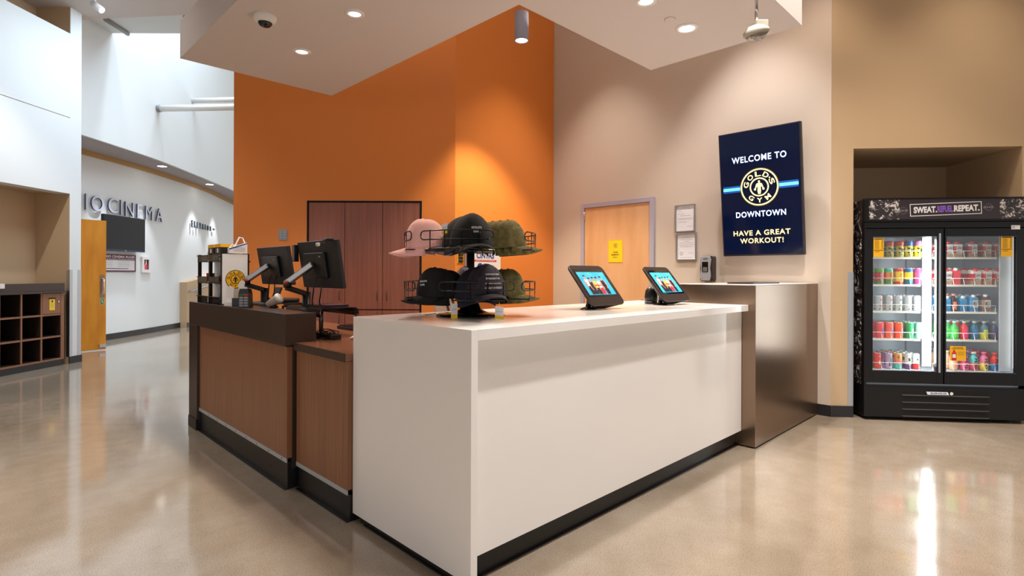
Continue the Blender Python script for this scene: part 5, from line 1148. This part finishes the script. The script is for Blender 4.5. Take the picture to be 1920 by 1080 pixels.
# dead screen on the corridor wall
def wallrect(pxa, pya0, pya1, pxb, pyb0, pyb1):
    a, _ = onwall(pxa, (pya0 + pya1) / 2); b_, _ = onwall(pxb, (pyb0 + pyb1) / 2); d = (V((b_.x, b_.y, 0)) - V((a.x, a.y, 0))); L = d.length; d.normalize(); n_ = V((d.y, -d.x, 0))
    za0 = onwall(pxa, pya0)[0].z; za1 = onwall(pxa, pya1)[0].z; zb0 = onwall(pxb, pyb0)[0].z; zb1 = onwall(pxb, pyb1)[0].z
    z1 = (za0 + zb0) / 2; z0 = (za1 + zb1) / 2
    off_ = max([0] + [(V((onwall(pxa + (pxb - pxa) * k / 6, 500)[0].x, onwall(pxa + (pxb - pxa) * k / 6, 500)[0].y, 0)) - V((a.x, a.y, 0))).dot(n_) for k in range(1, 6)]) + .004
    c_ = V(((a.x + b_.x) / 2, (a.y + b_.y) / 2, (z0 + z1) / 2)) + n_ * off_; return frame(c_, d, (0, 0, 1), n_), L / 2, (z1 - z0) / 2
Fq, w2, h2 = wallrect(177, 402, 470, 256, 410, 472.5)
o_ = Fq @ V((0, 0, .16)); Fq2 = frame(o_, Fq.col[0][:3], (0, 0, 1), Fq.col[2][:3])
t = thing('wall_television', 'switched off black television on the white corridor wall', 'television', o_)
mb = MB(); mb.M = Fq2; mb.box(-w2, w2, -h2, h2, -.06, 0, 'black_plastic'); mb.build('housing', t, bev=.004, world=True)
mb = MB(); mb.M = Fq2; mb.box(-w2 + .015, w2 - .015, -h2 + .035, h2 - .015, .0002, .002, 'tv_off'); mb.build('screen', t, world=True)
mb = MB(); mb.M = Fq2; mb.box(-w2 + .01, w2 - .01, -h2 + .012, -h2 + .018, .0002, .004, 'blue_ink'); mb.box(-.02, .02, -h2 + .006, -h2 + .022, .0002, .005, 'grey_plastic'); mb.build('lower_trim', t, world=True)
mb = MB(); mb.M = Fq2; mb.box(-.15, .15, -.15, .15, -.158, -.06, 'black_plastic'); mb.build('wall_bracket', t, world=True)
Fq, w2, h2 = wallrect(176, 473, 509, 252, 480, 510)
t = thing('rules_poster', 'maroon and white cinema rules poster under the corridor television', 'poster', Fq @ V((0, 0, .0)))
mb = MB(); mb.M = Fq; mb.box(-w2, w2, -h2, h2, .001, .012, 'maroon'); mb.build('board', t, world=True)
mb = MB(); mb.M = Fq @ MX.Translation(V((0, 0, .0125))); mb.rect(MX.Identity(4), -w2 * .93, w2 * .93, -h2 * .84, h2 * .34, 'paper', .0004)
mb.text('CARDIO CINEMA RULES', T_(0, h2 * .73), width=w2 * 1.84, height=h2 * .27, m='paper', off=.03); mb.text('Please help us to preserve the cinema experience', T_(0, h2 * .45), width=w2 * 1.84, height=h2 * .13, m='paper', off=.02)
for k in range(4): mb.rect(MX.Identity(4), -w2 * .8, -w2 * .2, h2 * (.2 - k * .2), h2 * (.23 - k * .2), 'grey_ink', .001); mb.rect(MX.Identity(4), w2 * .05, w2 * .65, h2 * (.2 - k * .2), h2 * (.23 - k * .2), 'grey_ink', .001)
mb.rect(MX.Identity(4), -w2 * .75, w2 * .6, -h2 * .68, -h2 * .6, 'ink', .001); mb.build('print', t, world=True)
Fq, w2, h2 = wallrect(263.5, 481, 511, 279.5, 482, 511)
t = thing('framed_photo', 'small white framed photo of a person in red on the corridor wall', 'picture', Fq @ V((0, 0, 0)))
mb = MB(); mb.M = Fq; b_ = .06
mb.box(-w2, w2, h2 - b_, h2, .001, .035, 'white_plastic'); mb.box(-w2, w2, -h2, -h2 + b_, .001, .035, 'white_plastic'); mb.box(-w2, -w2 + b_, -h2 + b_, h2 - b_, .001, .035, 'white_plastic'); mb.box(w2 - b_, w2, -h2 + b_, h2 - b_, .001, .035, 'white_plastic'); mb.build('frame', t, world=True)
mb = MB(); mb.M = Fq; mb.box(-w2 + b_, w2 - b_, -h2 + b_, h2 - b_, .001, .02, 'navy_cloth'); mb.flat(MX.Identity(4), [(-.04, .0), (.04, .0), (.05, -.06), (.03, -.12), (-.04, -.12)], 'pink_red', .021); mb.flat(MX.Identity(4), [(-.03, -.0), (.03, -.0), (.02, .05), (-.02, .05)], 'skin', .0212); mb.disc(T_(0, .07), 0, .022, 'skin', .0214, 12); mb.disc(T_(.05, -.12), 0, .02, 'yellow', .0216, 10); mb.flat(MX.Identity(4), [(-.045, 0), (-.03, 0), (-.05, -.13), (-.06, -.13)], 'skin', .0216); mb.build('photo', t, world=True)
# ramp half wall and handrail
pa, da = onwall(337, 560); pb, db = onwall(430, 560); n_ = V((da.y, -da.x, 0))
mb = MB(); i0 = min(range(len(low)), key=lambda i: (low[i] - V((pa.x, pa.y, 0))).length); seg = [V((pa.x, pa.y, 0))] + low[i0 + 1:i0 + 8]; segA = off_poly(seg, -.16)
for i in range(len(segA) - 1):
    q0, q1 = segA[i], segA[i + 1]; r0, r1_ = seg[i], seg[i + 1]; z0_, z1_ = 1.06 + .10 * i * .5, 1.06 + .10 * (i + 1) * .5
    mb.add([(q0.x, q0.y, 0), (q1.x, q1.y, 0), (r1_.x, r1_.y, 0), (r0.x, r0.y, 0), (q0.x, q0.y, z0_), (q1.x, q1.y, z1_), (r1_.x, r1_.y, z1_), (r0.x, r0.y, z0_)], [(0, 3, 2, 1), (4, 5, 6, 7), (0, 1, 5, 4), (1, 2, 6, 5), (2, 3, 7, 6), (3, 0, 4, 7)], 'sand_paint')
mb.build('wall_ramp', kind='structure')
mb = MB(); ribbon(mb, off_poly(segA, -.012), 0, .11, 'kick', .012); mb.build('baseboard_ramp', kind='structure')
t = thing('handrail', 'grey metal handrail on the low ramp wall in the corridor', 'handrail', pa)
hr = off_poly(segA, -.07); mb = MB(); mb.tube([V((q.x, q.y, .84 + .05 * i)) for i, q in enumerate(hr)], .022, 'grey_plastic', 10); mb.build('rail', t, world=True)
mb = MB(); q = hr[1]; q0 = segA[1]; mb.tube([(q0.x, q0.y, .80), (q.x, q.y, .80), (q.x, q.y, .87)], .01, 'grey_plastic', 8); mb.build('bracket', t, world=True)
